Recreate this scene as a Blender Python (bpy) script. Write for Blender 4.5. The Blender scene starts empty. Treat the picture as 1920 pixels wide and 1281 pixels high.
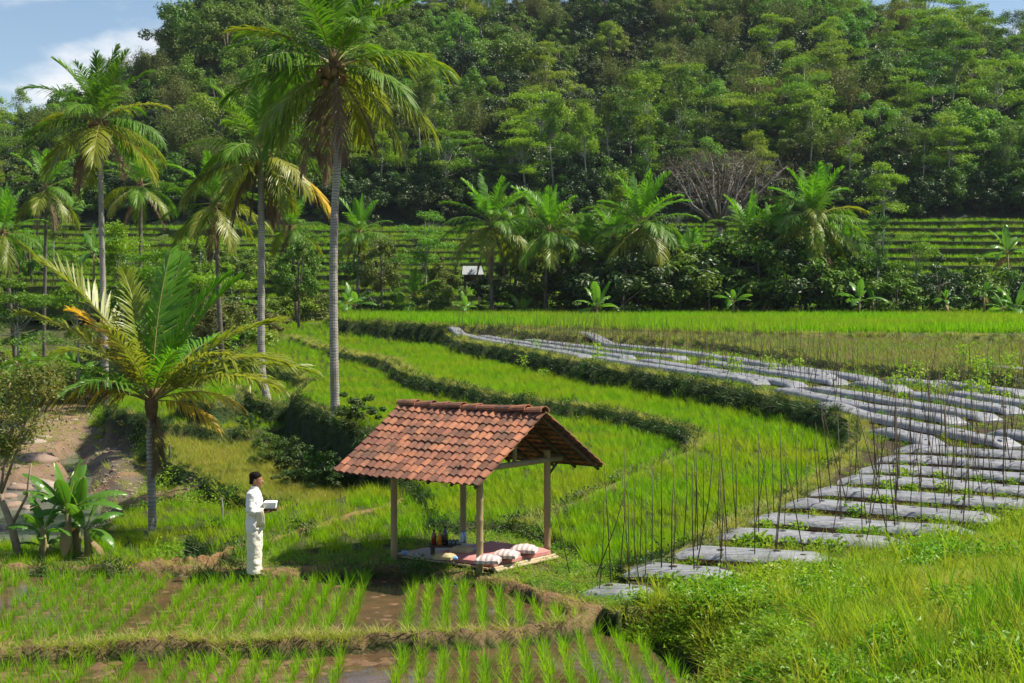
import bpy, math, random
import numpy as np
from mathutils import Vector, Matrix, Euler

# ------------------------------------------------------------------ camera, sky, sun, exposure
SC = bpy.context.scene
COL = SC.collection
FPX, CX, HY, ZC = 2800.0, 960.0, 560.0, 4.5      # focal length, centre column, horizon row (photo pixels), eye height above the pavilion ground
cam_d = bpy.data.cameras.new('camera')
cam_d.sensor_width = 36.0
cam_d.lens = 36.0 * FPX / 1920.0
cam_d.shift_y = -(640.5 - HY) / 1920.0
cam_d.clip_start = 0.1
cam_d.clip_end = 6000
cam = bpy.data.objects.new('camera', cam_d)
cam.location = (0, 0, ZC)
cam.rotation_euler = (math.radians(90), 0, 0)
COL.objects.link(cam)
SC.camera = cam

SUN_AZ, SUN_EL = math.radians(84), math.radians(54)     # azimuth from +Y towards +X
world = bpy.data.worlds.new('World')
SC.world = world
world.use_nodes = True
nt = world.node_tree
nt.nodes.clear()
w_out = nt.nodes.new('ShaderNodeOutputWorld')
w_bg = nt.nodes.new('ShaderNodeBackground')
w_sky = nt.nodes.new('ShaderNodeTexSky')
w_sky.sky_type = 'NISHITA'
w_sky.sun_disc = False
w_sky.sun_elevation = SUN_EL
w_sky.sun_rotation = SUN_AZ
w_sky.altitude = 400
w_sky.air_density = 1.0
w_sky.dust_density = 0.6
w_sky.ozone_density = 1.5
w_bg.inputs['Strength'].default_value = 0.075
# scattered fair-weather clouds all round the sky
w_tc = nt.nodes.new('ShaderNodeTexCoord')
w_map = nt.nodes.new('ShaderNodeMapping')
w_map.inputs['Scale'].default_value = (1.0, 1.0, 2.4)
w_map.inputs['Location'].default_value = (0.36, 0.0, 0.30)
w_n = nt.nodes.new('ShaderNodeTexNoise')
w_n.inputs['Scale'].default_value = 5.2
w_n.inputs['Detail'].default_value = 7
w_n.inputs['Roughness'].default_value = 0.52
w_r = nt.nodes.new('ShaderNodeMapRange')
w_r.interpolation_type = 'SMOOTHSTEP'
w_r.inputs['From Min'].default_value = 0.54
w_r.inputs['From Max'].default_value = 0.68
w_mix = nt.nodes.new('ShaderNodeMix')
w_mix.data_type = 'RGBA'
w_mix.inputs[7].default_value = (7.6, 7.7, 7.9, 1)
nt.links.new(w_tc.outputs['Generated'], w_map.inputs[0])
nt.links.new(w_map.outputs[0], w_n.inputs['Vector'])
nt.links.new(w_n.outputs['Fac'], w_r.inputs['Value'])
nt.links.new(w_r.outputs[0], w_mix.inputs[0])
nt.links.new(w_sky.outputs[0], w_mix.inputs[6])
nt.links.new(w_mix.outputs[2], w_bg.inputs['Color'])
nt.links.new(w_bg.outputs[0], w_out.inputs['Surface'])

sun_d = bpy.data.lights.new('sun', 'SUN')
sun_d.energy = 5.0
sun_d.angle = math.radians(0.53)
sun_d.color = (1.0, 0.91, 0.76)
sun = bpy.data.objects.new('sun', sun_d)
sdir = Vector((math.sin(SUN_AZ) * math.cos(SUN_EL), math.cos(SUN_AZ) * math.cos(SUN_EL), math.sin(SUN_EL)))
sun.rotation_euler = sdir.to_track_quat('Z', 'Y').to_euler()
sun.location = (30, 20, 60)
COL.objects.link(sun)

vs = SC.view_settings
vs.view_transform = 'Standard'
vs.look = 'None'
vs.exposure = 0.85
vs.gamma = 1.0
vs.use_curve_mapping = False
SC.render.engine = 'CYCLES'
SC.cycles.use_denoising = True
SC.cycles.max_bounces = 7
SC.cycles.diffuse_bounces = 3
SC.cycles.glossy_bounces = 2
SC.cycles.transmission_bounces = 3
SC.cycles.transparent_max_bounces = 4
SC.cycles.caustics_reflective = False
SC.cycles.caustics_refractive = False
SC.cycles.sample_clamp_indirect = 4.0

random.seed(11)
RNG = np.random.default_rng(11)

# ------------------------------------------------------------------ helpers: pixels, noise, meshes
def at(px, py, Y):
    """world point that the photograph shows at (px, py), at distance Y"""
    return Vector(((px - CX) * Y / FPX, Y, ZC - (py - HY) * Y / FPX))

def hit(px, py, prof):
    """point of the surface z = prof(Y) seen at (px, py)"""
    lo, hi = 4.0, 500.0
    for _ in range(60):
        m = 0.5 * (lo + hi)
        if (ZC - prof(m)) * FPX / m > py - HY: lo = m
        else: hi = m
    return Vector(((px - CX) * lo / FPX, lo, prof(lo)))

def prof(*pts):
    xs = [p[0] for p in pts]; zs = [p[1] for p in pts]
    return lambda Y: np.interp(Y, xs, zs)

def vnoise(x, y, seed=0):
    """smooth value noise in -1..1"""
    x = np.asarray(x, float); y = np.asarray(y, float)
    xi = np.floor(x).astype(np.int64); yi = np.floor(y).astype(np.int64)
    fx = x - xi; fy = y - yi
    fx = fx * fx * (3 - 2 * fx); fy = fy * fy * (3 - 2 * fy)
    def h(a, b):
        n = (a * 374761393 + b * 668265263 + seed * 982451653) & 0x7fffffff
        n = ((n ^ (n >> 13)) * 1274126177) & 0x7fffffff
        return ((n ^ (n >> 16)) & 0xffff) / 32767.5 - 1.0
    a = h(xi, yi) * (1 - fx) + h(xi + 1, yi) * fx
    b = h(xi, yi + 1) * (1 - fx) + h(xi + 1, yi + 1) * fx
    return a * (1 - fy) + b * fy

def fnoise(x, y, seed=0, octv=3):
    r = 0; amp = 1.0; t = 0
    for i in range(octv):
        r = r + amp * vnoise(np.asarray(x) * 2 ** i, np.asarray(y) * 2 ** i, seed + 17 * i); t += amp; amp *= 0.5
    return r / t

def sstep(a, b, x):
    t = np.clip((np.asarray(x, float) - a) / (b - a), 0, 1)
    return t * t * (3 - 2 * t)

def mesh_np(name, verts, faces, mats=None, smooth=False, mat_idx=None):
    """verts (N,3); faces: list of int arrays (M,3) or (M,4)"""
    me = bpy.data.meshes.new(name)
    verts = np.asarray(verts, np.float32).reshape(-1, 3)
    fl = [np.asarray(f, np.int32) for f in faces if len(f)]
    me.vertices.add(len(verts)); me.vertices.foreach_set('co', verts.ravel())
    loops = np.concatenate([f.ravel() for f in fl])
    tot = np.concatenate([np.full(len(f), f.shape[1], np.int32) for f in fl])
    start = np.concatenate([[0], np.cumsum(tot)[:-1]]).astype(np.int32)
    me.loops.add(len(loops)); me.loops.foreach_set('vertex_index', loops)
    me.polygons.add(len(tot)); me.polygons.foreach_set('loop_start', start)
    if mat_idx is not None: me.polygons.foreach_set('material_index', np.asarray(mat_idx, np.int32))
    me.polygons.foreach_set('use_smooth', np.full(len(tot), bool(smooth)))
    me.update(calc_edges=True)
    for m in (mats if isinstance(mats, (list, tuple)) else [mats]):
        if m is not None: me.materials.append(m)
    return me

class MB:
    """collects pieces of one mesh"""
    def __init__(s): s.v = []; s.t = []; s.q = []; s.n = 0
    def add(s, v, f):
        v = np.asarray(v, float).reshape(-1, 3)
        f = np.asarray(f, int)
        (s.q if f.shape[1] == 4 else s.t).append(f + s.n)
        s.v.append(v); s.n += len(v)
    def add2(s, v, q, t):
        v = np.asarray(v, float).reshape(-1, 3)
        if len(q): s.q.append(np.asarray(q, int) + s.n)
        if len(t): s.t.append(np.asarray(t, int) + s.n)
        s.v.append(v); s.n += len(v)
    def box(s, c, size, rot=None):
        x, y, z = [0.5 * k for k in size]
        v = np.array([(-x,-y,-z),(x,-y,-z),(x,y,-z),(-x,y,-z),(-x,-y,z),(x,-y,z),(x,y,z),(-x,y,z)])
        if rot is not None: v = v @ np.array(rot.to_matrix() if hasattr(rot, 'to_matrix') else rot).T
        s.add(v + np.asarray(c), [(0,3,2,1),(4,5,6,7),(0,1,5,4),(1,2,6,5),(2,3,7,6),(3,0,4,7)])
    def tube(s, pts, radii, sides=8, cap=True):
        pts = [Vector(p) for p in pts]
        n = len(pts)
        if not hasattr(radii, '__len__'): radii = [radii] * n
        vs_ = []; ref = None
        for i, p in enumerate(pts):
            d = (pts[min(i + 1, n - 1)] - pts[max(i - 1, 0)])
            d = d.normalized() if d.length > 1e-9 else Vector((0, 0, 1))
            if ref is None: ref = Vector((1, 0, 0)) if abs(d.x) < 0.8 else Vector((0, 1, 0))
            u = (ref - d * ref.dot(d)).normalized(); ref = u
            w = d.cross(u)
            for k in range(sides):
                a = 2 * math.pi * k / sides
                vs_.append(p + (u * math.cos(a) + w * math.sin(a)) * radii[i])
        q = [(i * sides + k, i * sides + (k + 1) % sides, (i + 1) * sides + (k + 1) % sides, (i + 1) * sides + k) for i in range(n - 1) for k in range(sides)]
        t = []
        if cap:
            vs_.append(pts[0]); vs_.append(pts[-1]); a0 = n * sides; a1 = a0 + 1
            t += [(a0, (k + 1) % sides, k) for k in range(sides)]
            t += [(a1, (n - 1) * sides + k, (n - 1) * sides + (k + 1) % sides) for k in range(sides)]
        s.add2([tuple(v) for v in vs_], q, t)
    def loft(s, rings, cap=True):
        """rings: list of (K,3) arrays"""
        k = len(rings[0]); n = len(rings)
        v = np.concatenate([np.asarray(r, float) for r in rings])
        q = [(i * k + j, i * k + (j + 1) % k, (i + 1) * k + (j + 1) % k, (i + 1) * k + j) for i in range(n - 1) for j in range(k)]
        t = []
        if cap:
            v = np.concatenate([v, [np.mean(rings[0], 0)], [np.mean(rings[-1], 0)]])
            t = [(n * k, (j + 1) % k, j) for j in range(k)] + [(n * k + 1, (n - 1) * k + j, (n - 1) * k + (j + 1) % k) for j in range(k)]
        s.add2(v, q, t)
    def lathe(s, prof_, c=(0, 0, 0), sides=16):
        rings = []
        for r, z in prof_:
            a = np.arange(sides) * 2 * math.pi / sides
            rings.append(np.stack([c[0] + r * np.cos(a), c[1] + r * np.sin(a), np.full(sides, c[2] + z)], 1))
        s.loft(rings)
    def mesh(s, name, mat, smooth=False):
        v = np.concatenate(s.v) if s.v else np.zeros((0, 3))
        fs = []
        if s.q: fs.append(np.concatenate(s.q))
        if s.t: fs.append(np.concatenate(s.t))
        return mesh_np(name, v, fs, mat, smooth)
    def obj(s, name, mat, parent=None, smooth=False, loc=None):
        return link(name, s.mesh(name, mat, smooth), parent, loc)

def link(name, me, parent=None, loc=None, rotz=None, scale=None):
    o = bpy.data.objects.new(name, me)
    COL.objects.link(o)
    if parent is not None: o.parent = parent
    if loc is not None: o.location = loc
    if rotz is not None: o.rotation_euler = (0, 0, rotz)
    if scale is not None: o.scale = (scale,) * 3 if not hasattr(scale, '__len__') else scale
    return o

def tag(o, label=None, cat=None, group=None, kind=None):
    if label: o['label'] = label
    if cat: o['category'] = cat
    if group: o['group'] = group
    if kind: o['kind'] = kind
    return o

def empty(name, loc=(0, 0, 0), rotz=0.0, scale=1.0):
    o = bpy.data.objects.new(name, None)
    o.empty_display_size = 0.2
    COL.objects.link(o)
    o.location = loc; o.rotation_euler = (0, 0, rotz); o.scale = (scale,) * 3
    return o

# ------------------------------------------------------------------ helpers: materials
def lin(r, g, b):
    f = lambda c: c / 12.92 if c <= 0.04045 else ((c + 0.055) / 1.055) ** 2.4
    return (f(r / 255), f(g / 255), f(b / 255), 1)

def mat_nodes(name):
    m = bpy.data.materials.new(name); m.use_nodes = True
    n = m.node_tree; n.nodes.clear()
    out = n.nodes.new('ShaderNodeOutputMaterial')
    return m, n, out

def mixc(n, fac, a, b, mode='MIX'):
    x = n.nodes.new('ShaderNodeMix'); x.data_type = 'RGBA'; x.blend_type = mode
    for sock, val in ((x.inputs[0], fac), (x.inputs[6], a), (x.inputs[7], b)):
        if hasattr(val, 'links') or isinstance(val, bpy.types.NodeSocket): n.links.new(val, sock)
        else: sock.default_value = val
    return x.outputs[2]

def noise_fac(n, scale, lo=0.35, hi=0.65, detail=3, coord='pos', rough=0.55, vecscale=None):
    t = n.nodes.new('ShaderNodeTexNoise')
    t.inputs['Scale'].default_value = scale; t.inputs['Detail'].default_value = detail; t.inputs['Roughness'].default_value = rough
    if coord == 'pos':
        g = n.nodes.new('ShaderNodeNewGeometry'); src = g.outputs['Position']
    else:
        g = n.nodes.new('ShaderNodeTexCoord'); src = g.outputs['Object']
    if vecscale:
        mp = n.nodes.new('ShaderNodeMapping'); mp.inputs['Scale'].default_value = vecscale
        n.links.new(src, mp.inputs[0]); src = mp.outputs[0]
    n.links.new(src, t.inputs['Vector'])
    r = n.nodes.new('ShaderNodeMapRange'); r.inputs['From Min'].default_value = lo; r.inputs['From Max'].default_value = hi
    n.links.new(t.outputs['Fac'], r.inputs['Value'])
    return r.outputs[0]

ORD1 = ['', 'first', 'second', 'third', 'fourth', 'fifth', 'sixth', 'seventh', 'eighth', 'ninth', 'tenth', 'eleventh', 'twelfth', 'thirteenth', 'fourteenth', 'fifteenth', 'sixteenth', 'seventeenth', 'eighteenth', 'nineteenth']
def ordinal(n):
    if n < 20: return ORD1[n]
    t = ['', '', 'twent', 'thirt', 'fort', 'fift', 'sixt', 'sevent', 'eight', 'ninet'][n // 10]
    return t + ('ieth' if n % 10 == 0 else 'y-' + ORD1[n % 10])

def rank_labels(items, text):
    """items: (object, photo column); text has one slot for the ordinal from the left"""
    for i, (o, _) in enumerate(sorted(items, key=lambda t: t[1])): o['label'] = text % ordinal(i + 1)

def leaf_mat(name, c1, c2, c3=None, trans=0.35, rough=0.5, patch=0.25, spec=0.3, tcol=1.5):
    """leaf: per-plant random between c1 and c2, patches towards c3 in world space, light shining through"""
    m, n, out = mat_nodes(name)
    oi = n.nodes.new('ShaderNodeObjectInfo')
    c = mixc(n, oi.outputs['Random'], c1, c2)
    if c3: c = mixc(n, noise_fac(n, patch, 0.42, 0.66), c, c3)
    b = n.nodes.new('ShaderNodeBsdfPrincipled')
    b.inputs['Roughness'].default_value = rough
    b.inputs['Specular IOR Level'].default_value = spec
    n.links.new(c, b.inputs['Base Color'])
    t = n.nodes.new('ShaderNodeBsdfTranslucent')
    tc = mixc(n, 1.0, c, (tcol, tcol * 1.02, tcol * 0.55, 1), 'MULTIPLY')
    n.links.new(tc, t.inputs['Color'])
    ms = n.nodes.new('ShaderNodeMixShader'); ms.inputs[0].default_value = trans
    n.links.new(b.outputs[0], ms.inputs[1]); n.links.new(t.outputs[0], ms.inputs[2])
    n.links.new(ms.outputs[0], out.inputs['Surface'])
    return m

def solid(name, c1, c2=None, scale=8, rough=0.7, spec=0.3, bump=0.0, bscale=None, coord='obj', metal=0.0, rand=None, vecscale=None, detail=4, lo=0.35, hi=0.65):
    m, n, out = mat_nodes(name)
    b = n.nodes.new('ShaderNodeBsdfPrincipled')
    b.inputs['Roughness'].default_value = rough; b.inputs['Specular IOR Level'].default_value = spec; b.inputs['Metallic'].default_value = metal
    c = None
    if c2 is not None: c = mixc(n, noise_fac(n, scale, lo, hi, detail, coord, vecscale=vecscale), c1, c2)
    if rand is not None:
        oi = n.nodes.new('ShaderNodeObjectInfo')
        c = mixc(n, oi.outputs['Random'], c if c is not None else c1, rand)
    if c is None: b.inputs['Base Color'].default_value = c1
    else: n.links.new(c, b.inputs['Base Color'])
    if bump:
        bp = n.nodes.new('ShaderNodeBump'); bp.inputs['Strength'].default_value = bump; bp.inputs['Distance'].default_value = 0.03
        n.links.new(noise_fac(n, bscale or scale * 3, 0.2, 0.8, 5, coord, vecscale=vecscale), bp.inputs['Height'])
        n.links.new(bp.outputs[0], b.inputs['Normal'])
    n.links.new(b.outputs[0], out.inputs['Surface'])
    return m

# ------------------------------------------------------------------ the ground: terraces, banks, river valley and hill as one sheet
pL3 = prof((0, -1.0), (500, -1.0))
pL2 = prof((0, -1.3), (500, -1.3))
pM = prof((0, -0.7), (500, -0.7))
pL1 = prof((0, 0.1), (60, 0.1), (85, 0.25), (130, 0.4), (500, .4))
pR3 = prof((0, 0.06), (27, 0.1), (36, 0.35), (45, 0.6), (62, 0.62), (79, 0.75), (103, 1.5), (140, 1.9), (500, 1.9))
pR2 = prof((0, 0.0), (25.5, 0.02), (28, 0.16), (30, .36), (37.5, 0.8), (50, 1.1), (79, 1.3), (95, 1.5), (105, 1.9), (118, 2.4), (140, 2.6), (500, 2.6))
pPO = prof((0, -0.3), (21, -0.1), (22, -0.02), (24.5, 0.12), (38, 1.38), (50, 1.8), (60, 1.95), (82, 2.05), (110, 2.5), (118, 2.65), (500, 2.8))
pF1 = prof((0, 2.1), (48, 2.1), (85, 2.55), (500, 2.7))
pF2 = prof((0, 2.7), (80, 2.75), (125, 3.1), (500, 3.1))
pR4 = prof((0, 0.0), (26, 0.0), (34, 0.03), (500, 0.03))
pPD = prof((0, 0.0), (500, 0.0))
pN1 = prof((0, -0.17), (500, -0.17))
pN2 = prof((0, -0.34), (500, -0.34))

def poly(pf, pts):
    return [tuple(hit(x, y, pf)[:2]) for x, y in pts]

B1 = [(585, 604), (640, 606), (692, 610), (734, 614), (765, 618), (828, 628), (875, 645), (942, 655), (1009, 668), (1076, 681), (1143, 692), (1210, 705), (1280, 715), (1347, 729), (1414, 742), (1481, 757), (1548, 776), (1582, 792), (1594, 812)]
B2 = [(503, 630), (538, 634), (567, 640), (609, 653), (651, 663), (692, 672), (730, 682), (747, 695), (780, 711), (808, 719), (908, 742), (975, 752), (1076, 762), (1177, 782), (1260, 806), (1300, 824), (1296, 838)]
PALE = [(1262, 856), (1200, 880), (1120, 918), (1050, 950), (985, 980), (930, 1003)]
ZONES = []
def zone(zid, pf, world_poly, bund=0.0):
    ZONES.append((zid, pf, np.array(world_poly), bund))
zone(1, pL3, poly(pL3, [(120, 1040), (200, 985), (245, 955), (330, 942), (420, 948), (480, 958), (560, 950), (600, 1000), (600, 1075), (120, 1075)]))
zone(2, pL2, poly(pL2, [(289, 844), (305, 851), (325, 867), (344, 883), (371, 899), (412, 920), (460, 938), (560, 960), (700, 960), (700, 840), (560, 800), (291, 800), (270, 825)]), 0.22)
zone(3, pM, poly(pM, [(195, 764), (240, 775), (275, 787), (305, 796), (344, 798), (412, 807), (470, 812), (600, 800), (600, 740), (330, 730), (215, 733), (195, 745)]), 0.24)
zone(4, pL1, poly(pL1, [(330, 748), (357, 757), (400, 764), (440, 750), (451, 727), (463, 738), (484, 757), (505, 762), (560, 755), (640, 700), (520, 672), (430, 676), (400, 700), (360, 735)]), 0.26)
zone(5, pR3, poly(pR3, [(447, 672), (505, 688), (534, 699), (567, 709), (599, 717), (563, 729), (538, 739), (553, 753), (578, 761), (607, 774), (630, 788), (661, 805), (686, 809), (740, 815), (745, 900), (700, 930), (690, 1000), (760, 1040), (860, 1040), (930, 1003)]) + poly(pR2, [(985, 975), (1262, 850), (1330, 820), (1280, 750), (900, 690), (640, 612), (470, 612)]), 0.3)
zone(6, pR2, poly(pR2, B2 + PALE) + [tuple(hit(x, y, pPO)[:2]) for x, y in [(1060, 1070), (1230, 1060), (1400, 960), (1500, 920), (1640, 830), (1640, 770), (1400, 720), (1100, 670), (830, 612), (640, 596)]] + poly(pR2, [(513, 607)]), 0.5)
zone(7, pPO, poly(pPO, B1 + [(1590, 840), (1560, 872), (1480, 925), (1400, 968), (1330, 1003), (1230, 1052), (1130, 1078), (1040, 1095), (1180, 1150), (1400, 1150)]) + [(14, 20), (40, 30), (60, 60), (60, 116), (-10, 118)], 0.55)
zone(8, pF1, poly(pF1, [(828, 616), (950, 622), (1100, 632), (1300, 640), (1420, 656), (1560, 680), (1700, 694), (1920, 708)]) + [(40, 46), (60, 60), (60, 124), (-12, 124)], 0.4)
zone(9, pF2, poly(pF2, [(640, 601), (800, 608), (1000, 614), (1150, 619), (1300, 622), (1500, 626), (1700, 628), (1920, 631)]) + [(50, 75), (70, 90), (70, 128), (-16, 128)], 0.35)
zone(10, pR4, poly(pR4, [(256, 1062), (300, 1045), (340, 1015), (410, 985), (503, 963), (538, 952), (592, 941), (646, 933), (690, 918), (760, 925), (800, 960), (800, 1000), (870, 1010), (880, 1060), (600, 1075)]), 0.0)
pBk = None
PADW = poly(pPD, [(250, 1060), (420, 1052), (600, 1042), (720, 1030), (860, 1000), (960, 1005), (1040, 1030), (1130, 1075), (1200, 1110), (1160, 1150), (1120, 1140), (1000, 1105), (900, 1080), (740, 1066), (480, 1070)])
zone(11, pPD, PADW, 0.0)
zone(16, prof((0, -.65), (500, -.65)), [(-30, 25.2), (-4.6, 25.2), (-6.6, 28.4), (-8.6, 31.5), (-13, 32), (-30, 28)], 0.0)
FRONT = [(-700, 1046), (0, 1057), (250, 1063), (480, 1069), (740, 1063), (900, 1081), (1000, 1106), (1120, 1141)]
MIDB = [(-700, 1225), (0, 1213), (320, 1202), (640, 1193), (800, 1188), (960, 1178), (1060, 1167), (1112, 1153)]
front_w = poly(pPD, FRONT); mid_w = poly(prof((0, -.08), (500, -.08)), MIDB)
zone(12, pN1, front_w + mid_w[::-1], 0.0)
zone(13, pN2, mid_w + [(1.9, 20.6), (2.4, 17.4), (2.2, 14), (-20, 14)], 0.0)

# ---- grid
ys = [2.0]
while ys[-1] < 600:
    y = ys[-1]
    ys.append(y + (0.02 * y if y < 10 else 0.0052 * y if y < 36 else 0.0078 * y if y < 128 else 0.45 if y < 212 else 0.022 * y))
YS = np.array(ys)
td = np.arange(-0.40, 0.4001, 0.00175)
ext = np.cumsum(0.006 * 1.22 ** np.arange(14))
TS = np.concatenate([-0.40 - ext[::-1], td, 0.40 + ext])
NR, NC = len(YS), len(TS)
YG = np.repeat(YS[:, None], NC, 1)
XG = TS[None, :] * (YG + 6.0)

def inpoly(x, y, P):
    r = np.zeros(x.shape, bool)
    n = len(P)
    for i in range(n):
        x0, y0 = P[i]; x1, y1 = P[(i + 1) % n]
        if y0 == y1: continue
        c = ((y0 > y) != (y1 > y)) & (x < (x1 - x0) * (y - y0) / (y1 - y0) + x0)
        r ^= c
    return r

def dpoly(x, y, P, closed=True):
    d = np.full(x.shape, 1e9)
    n = len(P)
    for i in range(n if closed else n - 1):
        x0, y0 = P[i]; x1, y1 = P[(i + 1) % n]
        dx, dy = x1 - x0, y1 - y0
        L = dx * dx + dy * dy + 1e-12
        t = np.clip(((x - x0) * dx + (y - y0) * dy) / L, 0, 1)
        d = np.minimum(d, np.hypot(x - x0 - t * dx, y - y0 - t * dy))
    return d

RIVX = lambda Y: np.interp(Y, [0, 30, 42, 50, 57, 75, 95, 115, 135, 160, 220], [-15, -15.5, -16, -17.3, -19.2, -25.5, -32, -36.5, -40.5, -52, -80])
def far_profile(Y, X):
    """slope beyond the gully, under the far rice terraces"""
    return 3.2 + 0.172 * np.clip(Y - 140, 0, 80), Y - 140

def hill_z(X, Y):
    crest = np.interp(X, [-260, -150, -113, -95, -80, -66, -50, 0, 60, 110, 160, 300], [12, 24, 31, 38, 50, 62, 67, 66, 69, 57, 46, 40])
    t = np.clip((Y - 204) / 130.0, 0, 3)
    up = np.where(t < 1, t ** 0.92, 1 - 0.55 * sstep(0, 1.6, t - 1))
    z = 14.2 + (crest - 14.2) * up
    z = z + 3.0 * fnoise(X / 28.0, Y / 28.0, 3) * sstep(204, 235, Y)
    rav = np.exp(-((X - 10 - 0.12 * (Y - 240)) / 15.0) ** 2) * sstep(212, 245, Y) * (1 - sstep(280, 318, Y))
    return z - 7.0 * rav

Z = np.zeros_like(YG); ID = np.zeros(YG.shape, int)
# base: valley floor, river bed, far bank
dr = XG - RIVX(YG)
bed = -3.35 + 1.1 * sstep(2.6, 4.6, np.abs(dr))
left_rise = sstep(5, 15, -dr) * (2.6 + 0.8 * sstep(60, 120, YG))
base = bed + left_rise + 0.9 * sstep(4.5, 9, dr) * sstep(30, 60, YG) + (0.16 * fnoise(XG / 2.2, YG / 2.2, 1) + .10 * fnoise(XG / .5, YG / .5, 2)) * sstep(2.5, 5, np.abs(dr))
base = np.where(YG < 30, np.maximum(base, -0.75), base * sstep(28, 34, YG) - 0.75 * (1 - sstep(28, 34, YG)))
rearness = sstep(np.where(XG < -28, 122, 118), np.where(XG < -28, 150, 134), YG)
base = base * (1 - rearness) + rearness * 3.2
# far slope is blended in by x so the river keeps its bed
fz, fs = far_profile(YG, XG)
blend = sstep(134, 150, YG)
Z = base * (1 - blend) + fz * blend
ID = np.where((YG > 140) & (YG < 204), 15, ID)
jx = 0.16 * vnoise(XG / 0.9, YG / 0.9, 21) + 0.3 * vnoise(XG / 3.1, YG / 3.1, 22)
jy = 0.16 * vnoise(XG / 0.9, YG / 0.9, 23) + 0.3 * vnoise(XG / 3.1, YG / 3.1, 24)
js = np.clip((YG - 20) / 40, 0.25, 1.3)
XJ, YJ = XG + jx * js, YG + jy * js
BUND = np.zeros(YG.shape)
for zid, pf, P, bw in ZONES:
    lo = P.min(0) - 2; hi_ = P.max(0) + 2
    box = (XG > lo[0]) & (XG < hi_[0]) & (YG > lo[1]) & (YG < hi_[1])
    ii = np.where(box)
    x, y = XJ[ii], YJ[ii]
    ins = inpoly(x, y, P)
    jj = (ii[0][ins], ii[1][ins])
    Z[jj] = pf(YG[jj]); ID[jj] = zid; BUND[jj] = 0
    if bw:
        d = dpoly(x[ins], y[ins], P)
        w = bw * np.clip(YG[jj] / 50, 0.75, 1.5)
        e = 1 - sstep(w * 0.7, w * 1.15, d)
        Z[jj] += 0.07 * e; BUND[jj] = e
# wood hill
H = hill_z(XG, YG)
hb = sstep(200, 206, YG)
Z = Z * (1 - hb) + H * hb
ID = np.where(YG > 204, 17, ID)
Z = Z
# earth bunds round the nursery paddies and between the small fields behind the man
def ridge(path, half, top, zid, closed=False):
    P = np.array(path)
    lo = P.min(0) - 2; hi_ = P.max(0) + 2
    ii = np.where((XG > lo[0]) & (XG < hi_[0]) & (YG > lo[1]) & (YG < hi_[1]))
    x = XG[ii] + 0.07 * vnoise(XG[ii] / 0.35, YG[ii] / 0.35, 31); y = YG[ii] + 0.12 * vnoise(XG[ii] / 1.7, YG[ii], 35) + 0.08 * vnoise(XG[ii] / 0.4, YG[ii] / 0.4, 32)
    d = dpoly(x, y, P, False)
    e = 1 - sstep(half * 0.55, half * 1.25, d)
    zt = top(YG[ii]) + 0.03 * vnoise(XG[ii] / 0.5, YG[ii] / 0.5, 33) + .035 * vnoise(XG[ii] / .13, YG[ii] / .2, 34)
    Z[ii] = np.where(e > 0, np.maximum(Z[ii], Z[ii] * (1 - e) + zt * e), Z[ii])
    k = e > 0.45
    ID[ii[0][k], ii[1][k]] = zid
ridge(front_w, 0.13, lambda Y: 0.0 + 0 * Y, 20)
ridge(mid_w, 0.14, lambda Y: -0.09 + 0 * Y, 21)
b1_w = poly(pR4, [(470, 972), (503, 963), (538, 952), (592, 941), (646, 933), (690, 918)])
b2_w = poly(pR4, [(256, 1061), (348, 1058), (402, 1044), (497, 1020), (538, 1009), (592, 993), (646, 971), (722, 952), (760, 938)])
ridge(b1_w, 0.14, lambda Y: 0.09 + 0 * Y, 22)
ridge(b2_w, 0.12, lambda Y: 0.08 + 0 * Y, 22)
# near grassy bank, rising towards the photographer's feet
bank_far = np.array([tuple(at(x, y, Y)) for x, y, Y in [(1085, 1150, 21.6), (1180, 1140, 21.8), (1290, 1110, 22.9), (1420, 1088, 23.6), (1560, 1062, 24.6), (1700, 1032, 25.8), (1830, 1005, 27.0), (1925, 962, 28.6)]] + [(14.5, 33, 0.95), (30, 40, 1.5)])
bf_x, bf_y, bf_z = bank_far[:, 0], bank_far[:, 1], bank_far[:, 2]
yf = np.interp(XG, bf_x, bf_y, left=0, right=40)
zf = np.interp(XG, bf_x, bf_z)
vv = np.clip((yf - YG) / np.maximum(yf - 3.0, 1), 0, 1)
prof_near = np.interp(XG, [0.9, 1.9, 2.6, 4.0, 6.0, 9.0], [0.0, 0.12, 0.45, 1.8, 2.8, 3.2])
bz = zf + 0.10 * sstep(0, 0.05, vv) + prof_near * (0.55 * vv + 0.45 * vv ** 2) + 0.12 * fnoise(XG / 1.3, YG / 1.3, 41) * sstep(0, .1, vv)
left_edge = 0.25 * vnoise(XG * 0, YG / .8, 77) + np.interp(YG, [0, 13, 16, 18.3, 20.2, 21.6, 24], [1.2, 1.4, 1.55, 1.75, 2.1, 1.05, 1.2])
bankm = (YG < yf) & (XG > left_edge) & (YG < 40)
soft = sstep(0, 1.8, XG - left_edge)
Z = np.where(bankm, Z * (1 - soft) + np.maximum(bz, -0.25) * soft, Z)
ID = np.where(bankm & (soft > 0.3), 14, ID)
nearm = (YG < 14) & (XG <= left_edge)
Z = np.where((YG < 14.5) & (~bankm), np.maximum(Z, -0.5 + 3.4 * (1 - sstep(1.5, 14, YG))), Z)
ID = np.where((YG < 14) & (~bankm), 14, ID)
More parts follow.
